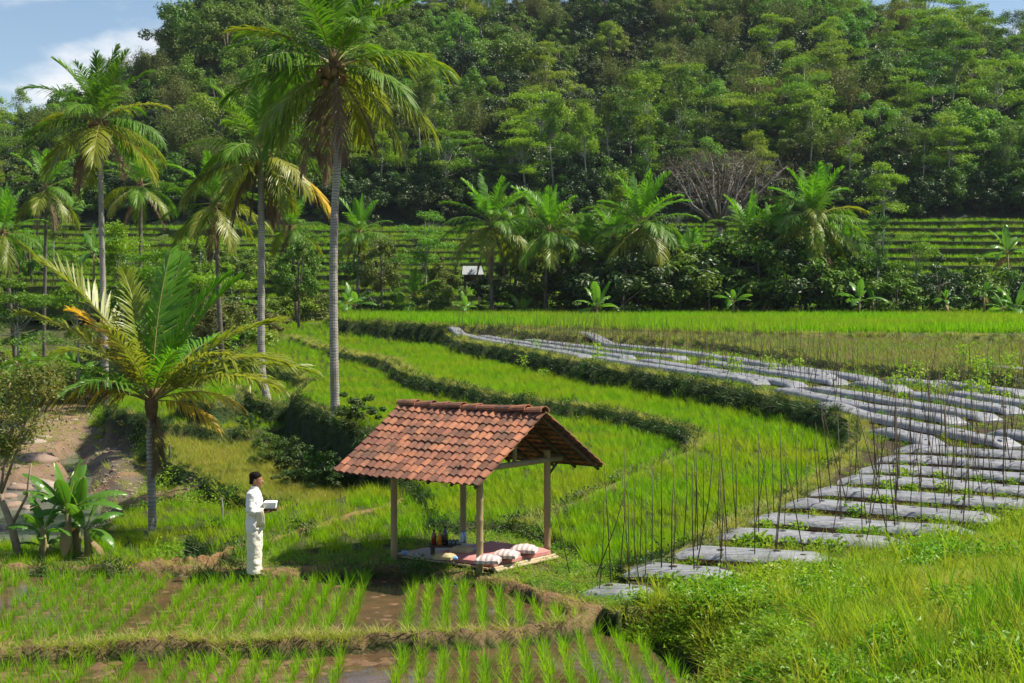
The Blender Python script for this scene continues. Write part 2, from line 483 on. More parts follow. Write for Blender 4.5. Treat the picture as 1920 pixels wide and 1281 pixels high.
# bed of clods on bare soil, soft shoulders on the banks
for _ in range(2):
    Zs = Z.copy()
    Zs[1:-1, 1:-1] = (4 * Z[1:-1, 1:-1] + Z[:-2, 1:-1] + Z[2:, 1:-1] + Z[1:-1, :-2] + Z[1:-1, 2:]) / 8
    Z = np.where((YG > 30) & (YG < 135), Zs, Z)
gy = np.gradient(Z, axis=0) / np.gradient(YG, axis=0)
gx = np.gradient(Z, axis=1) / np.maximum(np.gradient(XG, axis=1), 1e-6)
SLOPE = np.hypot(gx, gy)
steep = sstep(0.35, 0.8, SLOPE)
Z = Z + steep * 0.10 * fnoise(XG / 0.7, YG / 0.7, 51) * ((YG < 135) & (ID != 14))

# ---- colour of the ground by what it is, with some shade painted in
G = {0: (.075, .085, .03), 1: (.05, .06, .018), 2: (.12, .10, .035), 3: (.06, .08, .02), 4: (.055, .075, .02), 5: (.035, .045, .012), 6: (.03, .045, .010), 7: (.055, .045, .025),  # bed field soil is darkened to carry the shade between the beds
     8: (.11, .10, .04), 9: (.06, .09, .02), 10: (.06, .07, .02), 11: (.08, .09, .03), 12: (.15, .085, .038), 13: (.12, .075, .038), 14: (.085, .10, .025), 15: (.05, .085, .02), 16: (.07, .08, .03),
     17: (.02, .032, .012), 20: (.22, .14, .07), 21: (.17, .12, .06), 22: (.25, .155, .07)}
CG = np.zeros(YG.shape + (3,))
for k, c in G.items(): CG[ID == k] = c
CG = CG * (1 - BUND[..., None] * 0.75) + np.array((.17, .19, .045)) * BUND[..., None] * 0.75
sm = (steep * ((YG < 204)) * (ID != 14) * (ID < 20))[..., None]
CG = CG * (1 - sm) + np.array((.018, .032, .008)) * sm  # steep faces near black: the banks' shade painted into the ground colour
# river gravel, muddy shore and the earth track on the valley floor
gravel = (1 - sstep(4.2, 6.0, np.abs(dr) + 0.8 * vnoise(XG / 2, YG / 2, 63))) * (ID == 0) * (YG > 33) * (YG < 128)
CG = CG * (1 - gravel[..., None]) + np.array((.15, .12, .09)) * gravel[..., None]
TRACK = [tuple(hit(x, y, lambda Y: -2.2)[:2]) for x, y in [(20, 872), (70, 820), (105, 785), (130, 760), (168, 742)]]
dt = dpoly(XG + 0.5 * vnoise(XG / 2, YG / 2, 61), YG + 0.8 * vnoise(XG / 2, YG / 3, 62), np.array(TRACK), False)
tr = (1 - sstep(1.4, 2.2, dt)) * (ID == 0)
Z = Z * (1 - tr) + np.where(tr > 0, -2.25, Z) * tr
CG = CG * (1 - tr[..., None]) + np.array((.23, .155, .10)) * tr[..., None]
ID = np.where(tr > 0.4, 23, ID)
ID = np.where((gravel > 0.4) & (ID == 0), 24, ID)
DIRT = [(hit(330, 922, lambda Y: -1.8), 2.0, 1.2), (hit(445, 938, lambda Y: -1.2), 1.0, 0.8), (hit(205, 880, lambda Y: -2.0), 1.2, .9), (hit(120, 900, lambda Y: -2.3), 1.8, 1.4)]
for p, rx, ry in DIRT:
    e = (1 - sstep(0.6, 1.1, np.hypot((XG - p.x) / rx, (YG - p.y) / ry) + 0.3 * vnoise(XG / 0.8, YG / 0.8, 71))) * (YG > 30) * (YG < 80)
    e = e * np.isin(ID, (0, 24, 16, 1))
    CG = CG * (1 - e[..., None]) + np.array((.24, .15, .085)) * e[..., None]
    Z = Z + 0.22 * e
    ID = np.where((e > .5), 23, ID)

bare = sstep(.34, .5, fnoise(XG / 1.5, YG / 1.2, 93)) * (ID == 14)
CG = CG * (1 - bare[..., None]) + np.array((.22, .13, .07)) * bare[..., None]
def gidx(x, y):
    r = np.clip(np.searchsorted(YS, y) - 1, 0, NR - 2)
    c = np.clip(np.searchsorted(TS, np.asarray(x) / (np.asarray(y) + 6.0)) - 1, 0, NC - 2)
    return r, c
def gz(x, y):
    x = np.asarray(x, float); y = np.asarray(y, float)
    r, c = gidx(x, y)
    fy = np.clip((y - YS[r]) / (YS[r + 1] - YS[r]), 0, 1)
    t = x / (y + 6.0)
    fx = np.clip((t - TS[c]) / (TS[c + 1] - TS[c]), 0, 1)
    return (Z[r, c] * (1 - fx) + Z[r, c + 1] * fx) * (1 - fy) + (Z[r + 1, c] * (1 - fx) + Z[r + 1, c + 1] * fx) * fy
def gid(x, y):
    r, c = gidx(x, y)
    return ID[r, c]
def gslope(x, y):
    r, c = gidx(x, y)
    return SLOPE[r, c], gx[r, c], gy[r, c], BUND[r, c]

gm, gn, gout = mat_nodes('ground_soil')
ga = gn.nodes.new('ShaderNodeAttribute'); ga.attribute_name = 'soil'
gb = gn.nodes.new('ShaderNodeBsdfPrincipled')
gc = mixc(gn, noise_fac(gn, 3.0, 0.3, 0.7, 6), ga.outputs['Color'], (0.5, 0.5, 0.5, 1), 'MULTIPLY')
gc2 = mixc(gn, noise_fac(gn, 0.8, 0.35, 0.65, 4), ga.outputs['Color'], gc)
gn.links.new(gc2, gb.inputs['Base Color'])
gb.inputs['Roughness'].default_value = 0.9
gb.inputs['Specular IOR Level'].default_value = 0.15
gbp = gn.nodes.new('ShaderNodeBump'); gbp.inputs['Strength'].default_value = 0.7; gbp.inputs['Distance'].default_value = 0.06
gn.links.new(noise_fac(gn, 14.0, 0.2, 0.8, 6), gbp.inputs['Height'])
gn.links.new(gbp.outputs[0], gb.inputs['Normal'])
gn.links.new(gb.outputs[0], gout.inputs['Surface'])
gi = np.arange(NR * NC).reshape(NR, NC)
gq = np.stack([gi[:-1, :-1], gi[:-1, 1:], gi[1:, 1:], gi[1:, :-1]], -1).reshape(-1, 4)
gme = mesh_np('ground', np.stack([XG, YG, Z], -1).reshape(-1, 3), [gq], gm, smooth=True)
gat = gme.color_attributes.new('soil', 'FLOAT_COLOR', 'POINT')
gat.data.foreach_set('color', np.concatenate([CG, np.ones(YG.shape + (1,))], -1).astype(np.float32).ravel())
tag(link('ground', gme), kind='structure')

# ---- water: muddy sheets in the nursery paddies, the river
def water_mat(name, c1, c2, rough, bump, scale, mud=None):
    m, n, out = mat_nodes(name)
    b = n.nodes.new('ShaderNodeBsdfPrincipled')
    c = mixc(n, noise_fac(n, scale * 0.3, 0.35, 0.65, 4), c1, c2)
    b.inputs['IOR'].default_value = 1.33
    n.links.new(c, b.inputs['Base Color'])
    b.inputs['Roughness'].default_value = rough
    bp = n.nodes.new('ShaderNodeBump'); bp.inputs['Strength'].default_value = bump; bp.inputs['Distance'].default_value = 0.02
    n.links.new(noise_fac(n, scale, 0.2, 0.8, 3), bp.inputs['Height']); n.links.new(bp.outputs[0], b.inputs['Normal'])
    n.links.new(b.outputs[0], out.inputs['Surface'])
    return m
wm_paddy = water_mat('muddy_water', (.11, .066, .034, 1), (.06, .04, .024, 1), 0.04, 0.07, 6.0)
wm_river = water_mat('river_water', (.13, .14, .115, 1), (.07, .085, .075, 1), 0.08, 0.5, 2.2)
def sheet(name, P, z, mat):
    me = mesh_np(name, [(x, y, z) for x, y in P], [np.array([list(range(len(P)))])] if len(P) <= 4 else [], mat) if len(P) <= 4 else None
    if me is None:
        me = bpy.data.meshes.new(name); me.from_pydata([(x, y, z) for x, y in P], [], [list(range(len(P)))]); me.materials.append(mat)
    return tag(link(name, me), kind='structure')
sheet('paddy_water', [(x, y - .08) for x, y in front_w[:-1]] + [(x, y + .17) for x, y in mid_w[::-1][1:]], -0.150, wm_paddy)
sheet('paddy_water', [(x, y - .1) for x, y in mid_w] + [(1.9, 20.6), (2.2, 15.4), (-20, 15.4)], -0.312, wm_paddy)
rv = [30, 36, 42, 50, 57, 66, 75, 85, 95, 105, 115, 125, 135, 150]
# puddling: paddy beds get shallow mud ridges that break the water surface
me_ = bpy.data.meshes.new('river')
rr = []
for s_ in (-1, 1):
    rr.append([(float(RIVX(y)) + s_ * (3.6 + 0.6 * math.sin(y * 0.4 + s_)), y, -2.85) for y in rv])
me_.from_pydata(rr[0] + rr[1], [], [(i, len(rv) + i, len(rv) + i + 1, i + 1) for i in range(len(rv) - 1)])
me_.materials.append(wm_river)
tag(link('river', me_), kind='structure')

# ---- far rice terraces beyond the gully, one strip each
ter_mat = solid('terrace_bank', (.035, .052, .014, 1), (.06, .075, .022, 1), 0.6, 0.9, 0.1, coord='pos')
FAR_EDGES = []
def far_strip(x0, x1, yf, zt, depth, drop, seed, amp):
    xs = np.arange(x0, x1 + 0.01, 1.2)
    wob = amp * 1.5 * vnoise(xs / 19.0, xs * 0 + seed * 0.3, 81) + 0.35 * amp * vnoise(xs / 3.5, xs * 0 + seed, 82)
    yv = yf + wob
    zn = zt + 0.22 * vnoise(xs / 9.0, xs * 0 + seed * .6, 83)
    n = len(xs)
    rows = [(xs, yv - 0.25, zn - drop), (xs, yv - 0.05, zn - 0.1), (xs, yv + 0.12, zn), (xs, yv + depth, zn)]
    v = np.concatenate([np.stack([np.asarray(a) + 0 * xs for a in r], 1) for r in rows])
    q = [(k * n + i, k * n + i + 1, (k + 1) * n + i + 1, (k + 1) * n + i) for k in range(3) for i in range(n - 1)]
    tag(link('terrace_ground', mesh_np('terrace_ground', v, [np.array(q)], ter_mat)), kind='structure')
    FAR_EDGES.append((xs, yv, zn, depth))
for k in range(14):
    x_ = -95.0; yk = 141.5 + 4.35 * k
    while x_ < 33:      # each contour is a run of plots of uneven length
        ln_ = random.uniform(16, 40); x1 = min(x_ + ln_, 33 + 3 * math.sin(k))
        if x1 - x_ < 4: break
        far_strip(x_, x1, yk + random.uniform(-.7, .7), 4.0 + 0.77 * k + random.uniform(-.28, .28), 6.5, 1.7, k + 3 * random.random(), 1.3)
        x_ = x1 + random.choice([-.4, -.4, 1.2]) if x1 < 32 else 99
for k in range(8):
    far_strip(34 + 2 * math.sin(k * 2.1), 110, 150 + 6.4 * k, 6.9 + 1.1 * k, 9.0, 2.2, 40 + k, 1.3)

# ------------------------------------------------------------------ plants: materials
def L(r, g, b): return (r, g, b, 1)
M_RICE = leaf_mat('rice_leaf', L(.10, .26, .003), L(.22, .40, .006), L(.26, .33, .014), 0.5, 0.6, 0.4, spec=.15)
M_RICE_DRY = leaf_mat('rice_leaf_ripening', L(.25, .27, .03), L(.31, .29, .045), L(.19, .25, .025), 0.42, 0.5, 0.7)
M_RICE_FAR = leaf_mat('rice_leaf_field', L(.11, .29, .003), L(.21, .40, .006), L(.22, .29, .02), 0.5, 0.6, 0.15, spec=.15)
M_STUB = leaf_mat('rice_stubble', L(.17, .17, .05), L(.22, .19, .07), L(.14, .19, .04), 0.35, 0.6, 0.2)
M_SEED = leaf_mat('rice_seedling', L(.12, .31, .004), L(.23, .40, .010), None, 0.5, 0.55, spec=.2)
M_GRASS = leaf_mat('bank_grass', L(.09, .22, .006), L(.28, .38, .014), L(.30, .31, .035), 0.45, 0.6, 0.9, spec=.15)
M_GRASS_SHADE = leaf_mat('bank_grass_shade', L(.02, .065, .006), L(.045, .11, .010), L(.055, .085, .012), 0.18, 0.5, 0.6)  # dark copy of the bank grass, shade of the banks put into its colour
M_BUND = leaf_mat('bund_grass', L(.26, .31, .04), L(.34, .34, .07), L(.21, .30, .03), 0.4, 0.6, 0.8)
M_STRAW = leaf_mat('dry_straw', L(.34, .25, .12), L(.42, .32, .17), None, 0.2, 0.7)
M_WEED = leaf_mat('weed_leaf', L(.07, .21, .008), L(.18, .37, .012), L(.25, .35, .02), 0.4, 0.45, 1.0)
M_T1 = leaf_mat('leaf_fresh', L(.09, .21, .008), L(.18, .31, .012), L(.20, .26, .02), 0.32, 0.5, 0.05)
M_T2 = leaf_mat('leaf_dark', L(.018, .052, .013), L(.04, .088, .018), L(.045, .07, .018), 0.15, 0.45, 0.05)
M_T3 = leaf_mat('leaf_olive', L(.08, .125, .02), L(.135, .175, .028), L(.13, .125, .035), 0.25, 0.55, 0.06)
M_T4 = leaf_mat('leaf_mid', L(.04, .125, .009), L(.11, .215, .014), L(.12, .16, .02), 0.26, 0.5, 0.05)
M_RUST = leaf_mat('leaf_rust', L(.11, .085, .045), L(.14, .10, .055), None, 0.25, 0.6)
M_BRIGHT = leaf_mat('leaf_bright', L(.09, .23, .02), L(.14, .28, .03), None, 0.4, 0.45)
M_BEAN = leaf_mat('bean_leaf', L(.16, .30, .025), L(.24, .36, .03), None, 0.45, 0.45)
M_BAN = leaf_mat('banana_leaf', L(.075, .20, .02), L(.12, .26, .028), None, 0.42, 0.35, spec=0.5)
M_BAND = leaf_mat('banana_leaf_dry', L(.22, .15, .07), L(.30, .22, .11), None, 0.2, 0.7)
M_PALM = leaf_mat('palm_leaflet', L(.07, .175, .012), L(.115, .23, .014), None, 0.38, 0.5, spec=0.3)
M_PALMY = leaf_mat('palm_leaflet_yellowing', L(.15, .215, .015), L(.23, .25, .022), None, 0.4, 0.42, spec=0.45)
M_PALMO = leaf_mat('palm_leaflet_golden', L(.50, .36, .03), L(.58, .38, .03), None, 0.35, 0.45)
M_PALMG = leaf_mat('palm_leaflet_lush', L(.09, .25, .010), L(.13, .30, .014), None, 0.45, 0.4, spec=0.45)
M_PALMD = leaf_mat('palm_leaflet_dead', L(.17, .105, .065), L(.22, .15, .10), None, 0.15, 0.75)
def trunk_mat(name, c1, c2, cd):
    m, n, out = mat_nodes(name)
    b = n.nodes.new('ShaderNodeBsdfPrincipled'); b.inputs['Roughness'].default_value = .88; b.inputs['Specular IOR Level'].default_value = .12
    tc = n.nodes.new('ShaderNodeTexCoord'); w = n.nodes.new('ShaderNodeTexWave'); w.bands_direction = 'Z'; w.inputs['Scale'].default_value = 3.4; w.inputs['Distortion'].default_value = 6.0; w.inputs['Detail'].default_value = 3
    n.links.new(tc.outputs['Object'], w.inputs['Vector'])
    r = n.nodes.new('ShaderNodeMapRange'); r.inputs['From Min'].default_value = .12; r.inputs['From Max'].default_value = .4
    n.links.new(w.outputs['Fac'], r.inputs['Value'])
    base = mixc(n, noise_fac(n, 1.1, .38, .62, 5, 'obj', vecscale=(2, 2, 1)), c1, c2)
    base = mixc(n, noise_fac(n, .7, .55, .7, 3, 'obj'), base, (.17, .19, .12, 1))
    n.links.new(mixc(n, r.outputs[0], cd, base), b.inputs['Base Color'])
    n.links.new(b.outputs[0], out.inputs['Surface'])
    return m
M_TRUNK = trunk_mat('palm_trunk', (.24, .22, .19, 1), (.40, .38, .34, 1), (.19, .17, .145, 1))
M_TRUNK_OLD = solid('palm_trunk_plain', (.19, .175, .15, 1), (.40, .38, .34, 1), 1.6, 0.85, 0.15, 0.5, 14, vecscale=(1, 1, 9))
M_TRUNKD = trunk_mat('palm_trunk_dark', (.10, .085, .07, 1), (.19, .17, .145, 1), (.075, .062, .05, 1))
M_BARK = solid('tree_bark', (.10, .085, .065, 1), (.20, .175, .14, 1), 3.0, 0.9, 0.1, 0.4, 12)
M_BARKP = solid('pale_bark', (.24, .23, .20, 1), (.36, .35, .31, 1), 1.5, 0.85, 0.15, 0.3, 10)
M_NUT = solid('coconut_husk', (.18, .10, .035, 1), (.09, .11, .03, 1), 3, 0.55, 0.4, rand=(.30, .13, .04, 1))
M_FIBRE = solid('crown_fibre', (.10, .06, .035, 1), (.18, .12, .07, 1), 6, 0.95, 0.05)
M_PETIOLE = solid('petiole', (.20, .20, .06, 1), (.28, .22, .08, 1), 2, 0.5, 0.3)

# ------------------------------------------------------------------ plants: prototypes
def unit(v): return v / np.maximum(np.linalg.norm(v, axis=-1, keepdims=True), 1e-9)

def leaves(rng, c, nrm, ln, wd, fold=0.12):
    """one folded leaf-shaped quad at every centre"""
    n = len(c)
    r = unit(rng.normal(size=(n, 3)))
    t = unit(np.cross(nrm, r)); b = np.cross(nrm, t)
    ln = np.broadcast_to(np.asarray(ln, float), (n,))[:, None]; wd = np.broadcast_to(np.asarray(wd, float), (n,))[:, None]
    v = np.stack([c - t * ln / 2, c + b * wd / 2 + nrm * fold * wd, c + t * ln / 2 - nrm * fold * ln * .6, c - b * wd / 2 + nrm * fold * wd], 1).reshape(-1, 3)
    q = np.arange(4 * n).reshape(n, 4)
    return v, q

def blades(rng, n, rad, h, hv, w, lean, curve, seg=3):
    """tuft of n grass blades: verts, quads, tris"""
    a = rng.uniform(0, 2 * np.pi, n); rr = rad * np.sqrt(rng.uniform(0, 1, n))
    base = np.stack([rr * np.cos(a), rr * np.sin(a), np.zeros(n) - 0.02], 1)
    az = a + rng.normal(0, 0.9, n)
    d = np.stack([np.cos(az), np.sin(az), np.zeros(n)], 1)
    sd = np.stack([-np.sin(az), np.cos(az), np.zeros(n)], 1)
    tw = rng.uniform(-1.2, 1.2, n)[:, None]
    sd = sd * np.cos(tw) + d * np.sin(tw)
    hh = (h * (1 + hv * rng.uniform(-1, 1, n)))[:, None]
    ln = np.abs(rng.normal(lean, lean * .5, n))[:, None]; cv = np.abs(rng.normal(curve, curve * .5, n))[:, None]
    V = []
    for k in range(seg + 1):
        s = k / seg
        p = base + hh * (np.array([0, 0, 1]) * (s - 0.35 * cv * s * s) + d * (ln * s + cv * s * s))
        ww = w * (1 - s ** 1.6) * 0.5
        if k < seg: V += [p - sd * ww, p + sd * ww]
        else: V += [p]
    V = np.stack(V, 1)
    m = V.shape[1]
    v = V.reshape(-1, 3); o = (np.arange(n) * m)[:, None]
    q = np.concatenate([o + np.array([2 * k, 2 * k + 1, 2 * k + 3, 2 * k + 2]) for k in range(seg - 1)])
    t = o + np.array([2 * seg - 2, 2 * seg - 1, 2 * seg])
    return v, q, t

LIB = {}
def variants(key, n, fn):
    """n sources for scattered stuff, kept in a collection that is not itself in the scene"""
    c = bpy.data.collections.new(key + '_sources')
    for i in range(n):
        rng = np.random.default_rng(hash((len(key), i, sum(map(ord, key)))) % 100000)
        me = fn(rng, i)
        o = bpy.data.objects.new(f'{key}_source_{i:02d}', me)
        c.objects.link(o)
    LIB[key] = (c, n)

def tuft_fn(mat, nb, rad, h, hv, w, lean, curve, seg=3, extra=None):
    def fn(rng, i):
        v, q, t = blades(rng, nb, rad, h, hv, w, lean, curve, seg)
        if extra is not None:
            v2, q2, t2 = blades(rng, extra[0], rad, h * extra[1], hv, w * .8, lean * 1.3, curve)
            k = len(v); v = np.concatenate([v, v2])
            nq, ntr = len(q), len(t)
            fs = [np.concatenate([q, q2 + k]), np.concatenate([t, t2 + k])]
            mi = np.concatenate([np.zeros(nq), np.ones(len(q2)), np.zeros(ntr), np.ones(len(t2))])
            return mesh_np('tuft', v, fs, [mat, extra[2]], mat_idx=mi)
        return mesh_np('tuft', v, [q, t], mat)
    return fn
variants('rice', 4, tuft_fn(M_RICE, 22, .10, .28, .3, .012, .22, .22))
variants('rice_dry', 3, tuft_fn(M_RICE_DRY, 20, .12, .30, .3, .014, .3, .3))
variants('rice_far', 3, tuft_fn(M_RICE_FAR, 14, .22, .42, .3, .035, .22, .2))
variants('stub', 3, tuft_fn(M_STUB, 12, .2, .24, .4, .03, .4, .3))
variants('bund', 4, tuft_fn(M_BUND, 18, .13, .14, .5, .012, .6, .5, extra=(4, 1.0, M_STRAW)))
variants('dirtgrass', 3, tuft_fn(M_GRASS, 10, .10, .12, .5, .010, .6, .6, extra=(4, .8, M_STRAW)))
variants('hang', 4, tuft_fn(M_GRASS_SHADE, 24, .13, .15, .5, .012, .6, .9))
variants('lush', 5, tuft_fn(M_GRASS, 18, .12, .17, .5, .015, .55, .7, extra=(2, .8, M_STRAW)))
variants('tall', 4, tuft_fn(M_GRASS, 8, .09, .75, .4, .022, .16, .25, seg=4))
variants('reed', 3, tuft_fn(M_WEED, 26, .14, .62, .35, .020, .12, .18, seg=4))
def weed_fn(mat, n, rad, h, ls):
    def fn(rng, i):
        c = rng.normal(size=(n, 3)) * np.array([rad, rad, h]) * .5 + np.array([0, 0, h * .55]); c[:, 2] = np.abs(c[:, 2]) + .02
        nr = unit(rng.normal(size=(n, 3)) * .6 + np.array([0, 0, 1.0]))
        v, q = leaves(rng, c, nr, ls * rng.uniform(.7, 1.4, n), ls * .55 * rng.uniform(.7, 1.3, n))
        return mesh_np('weed', v, [q], mat)
    return fn
variants('weed', 4, weed_fn(M_WEED, 46, .22, .16, .075))
variants('weedbig', 3, weed_fn(M_WEED, 90, .45, .5, .11))
variants('fernbank', 3, weed_fn(M_GRASS_SHADE, 60, .28, .2, .09))

def scatter(name, key, P, S, label=None, cat=None, tilt=None, az=None, hs=None):
    """one object whose points carry copies of the sources"""
    c, nv = LIB[key]
    n = len(P)
    me = bpy.data.meshes.new(name)
    me.vertices.add(n); me.vertices.foreach_set('co', np.asarray(P, np.float32).ravel())
    rng = np.random.default_rng(n + len(name))
    rot = np.zeros((n, 3), np.float32)
    rot[:, 2] = rng.uniform(0, 6.283, n) if tilt is None else 0
    rot[:, :2] = rng.normal(0, .07, (n, 2))
    if tilt is not None: rot[:, :2] += tilt
    S = np.broadcast_to(np.asarray(S, np.float32), (n,))
    sc = np.stack([S, S, S * (hs if hs is not None else 1)], 1)
    for nm, ty, arr, k in (('rot', 'FLOAT_VECTOR', rot, 'vector'), ('scl', 'FLOAT_VECTOR', sc.astype(np.float32), 'vector'), ('idx', 'INT', rng.integers(0, nv, n).astype(np.int32), 'value')):
        a = me.attributes.new(nm, ty, 'POINT'); a.data.foreach_set(k, np.ascontiguousarray(arr).ravel())
    o = link(name, me)
    g = bpy.data.node_groups.new(name, 'GeometryNodeTree')
    g.interface.new_socket('Geometry', in_out='INPUT', socket_type='NodeSocketGeometry')
    g.interface.new_socket('Geometry', in_out='OUTPUT', socket_type='NodeSocketGeometry')
    gi_ = g.nodes.new('NodeGroupInput'); go = g.nodes.new('NodeGroupOutput')
    iop = g.nodes.new('GeometryNodeInstanceOnPoints'); iop.inputs['Pick Instance'].default_value = True
    ci = g.nodes.new('GeometryNodeCollectionInfo'); ci.inputs['Collection'].default_value = c
    ci.inputs['Separate Children'].default_value = True; ci.inputs['Reset Children'].default_value = True
    def na(nm, ty):
        k = g.nodes.new('GeometryNodeInputNamedAttribute'); k.data_type = ty; k.inputs['Name'].default_value = nm
        return k.outputs['Attribute']
    g.links.new(gi_.outputs[0], iop.inputs['Points'])
    g.links.new(ci.outputs[0], iop.inputs['Instance'])
    g.links.new(na('idx', 'INT'), iop.inputs['Instance Index'])
    g.links.new(na('rot', 'FLOAT_VECTOR'), iop.inputs['Rotation'])
    g.links.new(na('scl', 'FLOAT_VECTOR'), iop.inputs['Scale'])
    g.links.new(iop.outputs[0], go.inputs[0])
    md = o.modifiers.new('scatter', 'NODES'); md.node_group = g
    tag(o, label, cat, None, 'stuff')
    return o

def field_pts(zids, y0, y1, dens, far_pow=1.0, yref=40.0, tmax=0.40, slope_max=0.45, extra=None):
    """random ground points of the given zones; density (per m2 at yref) falls with distance"""
    out = []
    yb = np.exp(np.linspace(math.log(y0), math.log(y1), 60))
    for a, b in zip(yb[:-1], yb[1:]):
        ym = .5 * (a + b); w = 2 * tmax * (ym + 6)
        d = dens * min(2.2, (yref / ym) ** far_pow)
        n = RNG.poisson(d * w * (b - a))
        y = RNG.uniform(a, b, n); x = RNG.uniform(-tmax, tmax, n) * (y + 6)
        k = np.isin(gid(x, y), zids)
        x, y = x[k], y[k]
        s, _, _, bd = gslope(x, y)
        k = (s < slope_max)
        if extra == 'nobund': k &= bd < .4
        if extra == 'bund': k &= bd > .35
        out.append(np.stack([x[k], y[k]], 1))
    p = np.concatenate(out)
    return np.concatenate([p, gz(p[:, 0], p[:, 1])[:, None]], 1)

def fsize(P, lo=.8, hi=1.25, grow=.003, yref=35):
    return RNG.uniform(lo, hi, len(P)) * (1 + grow * np.maximum(P[:, 1] - yref, 0))

P = field_pts([6], 24, 126, 24, 1.25, 40, extra='nobund'); scatter('rice_crop', 'rice', P, fsize(P, .65, 1.0), 'dense young rice on the long curved paddy above the pavilion', 'rice crop')
P = field_pts([5], 24, 126, 24, 1.25, 40, extra='nobund'); scatter('rice_crop', 'rice', P, fsize(P, .6, .95), 'young rice on the paddy behind the pavilion and tall palm', 'rice crop')
P = field_pts([4, 3], 50, 126, 15, 1.2, 40, extra='nobund'); scatter('rice_crop', 'rice', P, fsize(P, .7, 1.1), 'rice on the small lower paddies left of the leaning palm', 'rice crop')
P = field_pts([10], 24, 40, 16, 1, 30); scatter('rice_crop', 'rice', P, fsize(P, .65, 1.1), 'rice on the small plots behind the man in white', 'rice crop')
P = field_pts([1, 16], 24, 45, 20, 1, 35); scatter('rice_crop', 'rice', P, fsize(P, .55, .9), 'low rice round the foot of the short palm', 'rice crop')
P = field_pts([2], 38, 70, 22, 1, 45, extra='nobund'); scatter('rice_crop', 'rice_dry', P, fsize(P, .75, 1.1), 'yellowing rice on the low paddy beyond the man', 'rice crop')
P = field_pts([9], 76, 130, 9, 1, 80); scatter('rice_crop', 'rice_far', P, fsize(P, .9, 1.3, .004, 80), 'bright rice on the farthest flat field before the palms', 'rice crop')
P = field_pts([8], 45, 128, 9, 1.2, 60); scatter('rice_crop', 'stub', P, fsize(P, .8, 1.2, .005, 60), 'thin brownish rice on the field behind the stakes', 'rice crop')
k = RNG.uniform(size=len(P)) < .35
scatter('rice_crop', 'rice_far', P[k] + RNG.normal(0, .1, (k.sum(), 3)) * (1, 1, 0), .6, 'green tillers among the brownish rice behind the stakes', 'rice crop')
# bund crests: short pale grass
P = field_pts([2, 3, 4, 5, 6, 7, 8, 9], 26, 126, 30, 1.1, 45, extra='bund', slope_max=1.2); scatter('bund_grass', 'bund', P, fsize(P, .7, 1.3, .008), 'short pale grass along the crests of the paddy bunds', 'grass')
P = field_pts([20, 21, 22], 17, 40, 30, .5, 25, slope_max=3); scatter('bund_grass', 'dirtgrass', P, fsize(P, .35, .9), 'sparse tufts on the bare earth bunds', 'grass')
P = field_pts([11], 20, 30, 70, .5, 25, slope_max=3)
# keep the pavilion floor clear
pc = np.array([-.71, 25.86]); uu = np.array([.783, -.622]); vv_ = np.array([.622, .783])
dd = P[:, :2] - pc
k = ~((np.abs(dd @ uu) < 1.28) & (np.abs(dd @ vv_) < 1.0))
k2 = k & (RNG.uniform(size=len(P)) < .5)
scatter('bund_grass', 'dirtgrass', P[k & ~k2], fsize(P[k & ~k2], .5, 1.0), 'short grass on the level ground round the pavilion', 'grass')
scatter('weeds', 'weed', P[k2], fsize(P[k2], .25, .55), 'low leafy weeds round the pavilion', 'weeds')
# steep faces: hanging grass that leans out and down
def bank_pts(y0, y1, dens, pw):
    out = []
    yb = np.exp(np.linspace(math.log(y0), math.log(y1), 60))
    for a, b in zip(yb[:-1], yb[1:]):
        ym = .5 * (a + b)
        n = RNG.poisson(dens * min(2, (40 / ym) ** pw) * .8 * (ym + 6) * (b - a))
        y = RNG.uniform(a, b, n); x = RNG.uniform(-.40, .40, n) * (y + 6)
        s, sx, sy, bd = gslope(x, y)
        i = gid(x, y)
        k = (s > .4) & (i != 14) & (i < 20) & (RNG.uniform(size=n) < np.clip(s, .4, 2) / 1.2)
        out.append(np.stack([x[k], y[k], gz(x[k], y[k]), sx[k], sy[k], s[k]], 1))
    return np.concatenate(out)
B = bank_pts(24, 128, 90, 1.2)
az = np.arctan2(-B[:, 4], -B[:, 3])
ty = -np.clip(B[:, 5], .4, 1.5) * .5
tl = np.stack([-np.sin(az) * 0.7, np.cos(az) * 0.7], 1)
scatter('bank_grass', 'hang', B[:, :3], fsize(B, .6, 1.15, .003), 'long shade-toned grass hanging down the paddy banks', 'grass', tilt=tl)
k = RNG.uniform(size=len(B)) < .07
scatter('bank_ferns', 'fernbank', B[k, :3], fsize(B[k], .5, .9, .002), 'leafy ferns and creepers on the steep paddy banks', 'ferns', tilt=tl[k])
# stake field weeds, valley floor scrub, river verge
P = field_pts([0], 28, 135, 9, 1.0, 45, slope_max=5); k = RNG.uniform(size=len(P)) < .3
scatter('valley_grass', 'lush', P[~k], fsize(P[~k], .8, 1.8, .012), 'rough grass on the valley floor by the river', 'grass')
scatter('valley_weeds', 'weedbig', P[k], fsize(P[k], .4, .9, .008), 'leafy scrub on the valley floor by the river', 'weeds')
P = field_pts([23, 24], 33, 128, 4.0, 1.0, 45, slope_max=5)
scatter('valley_grass', 'dirtgrass', P, fsize(P, .8, 1.6, .012), 'scattered tufts on the river gravel and earth track', 'grass')
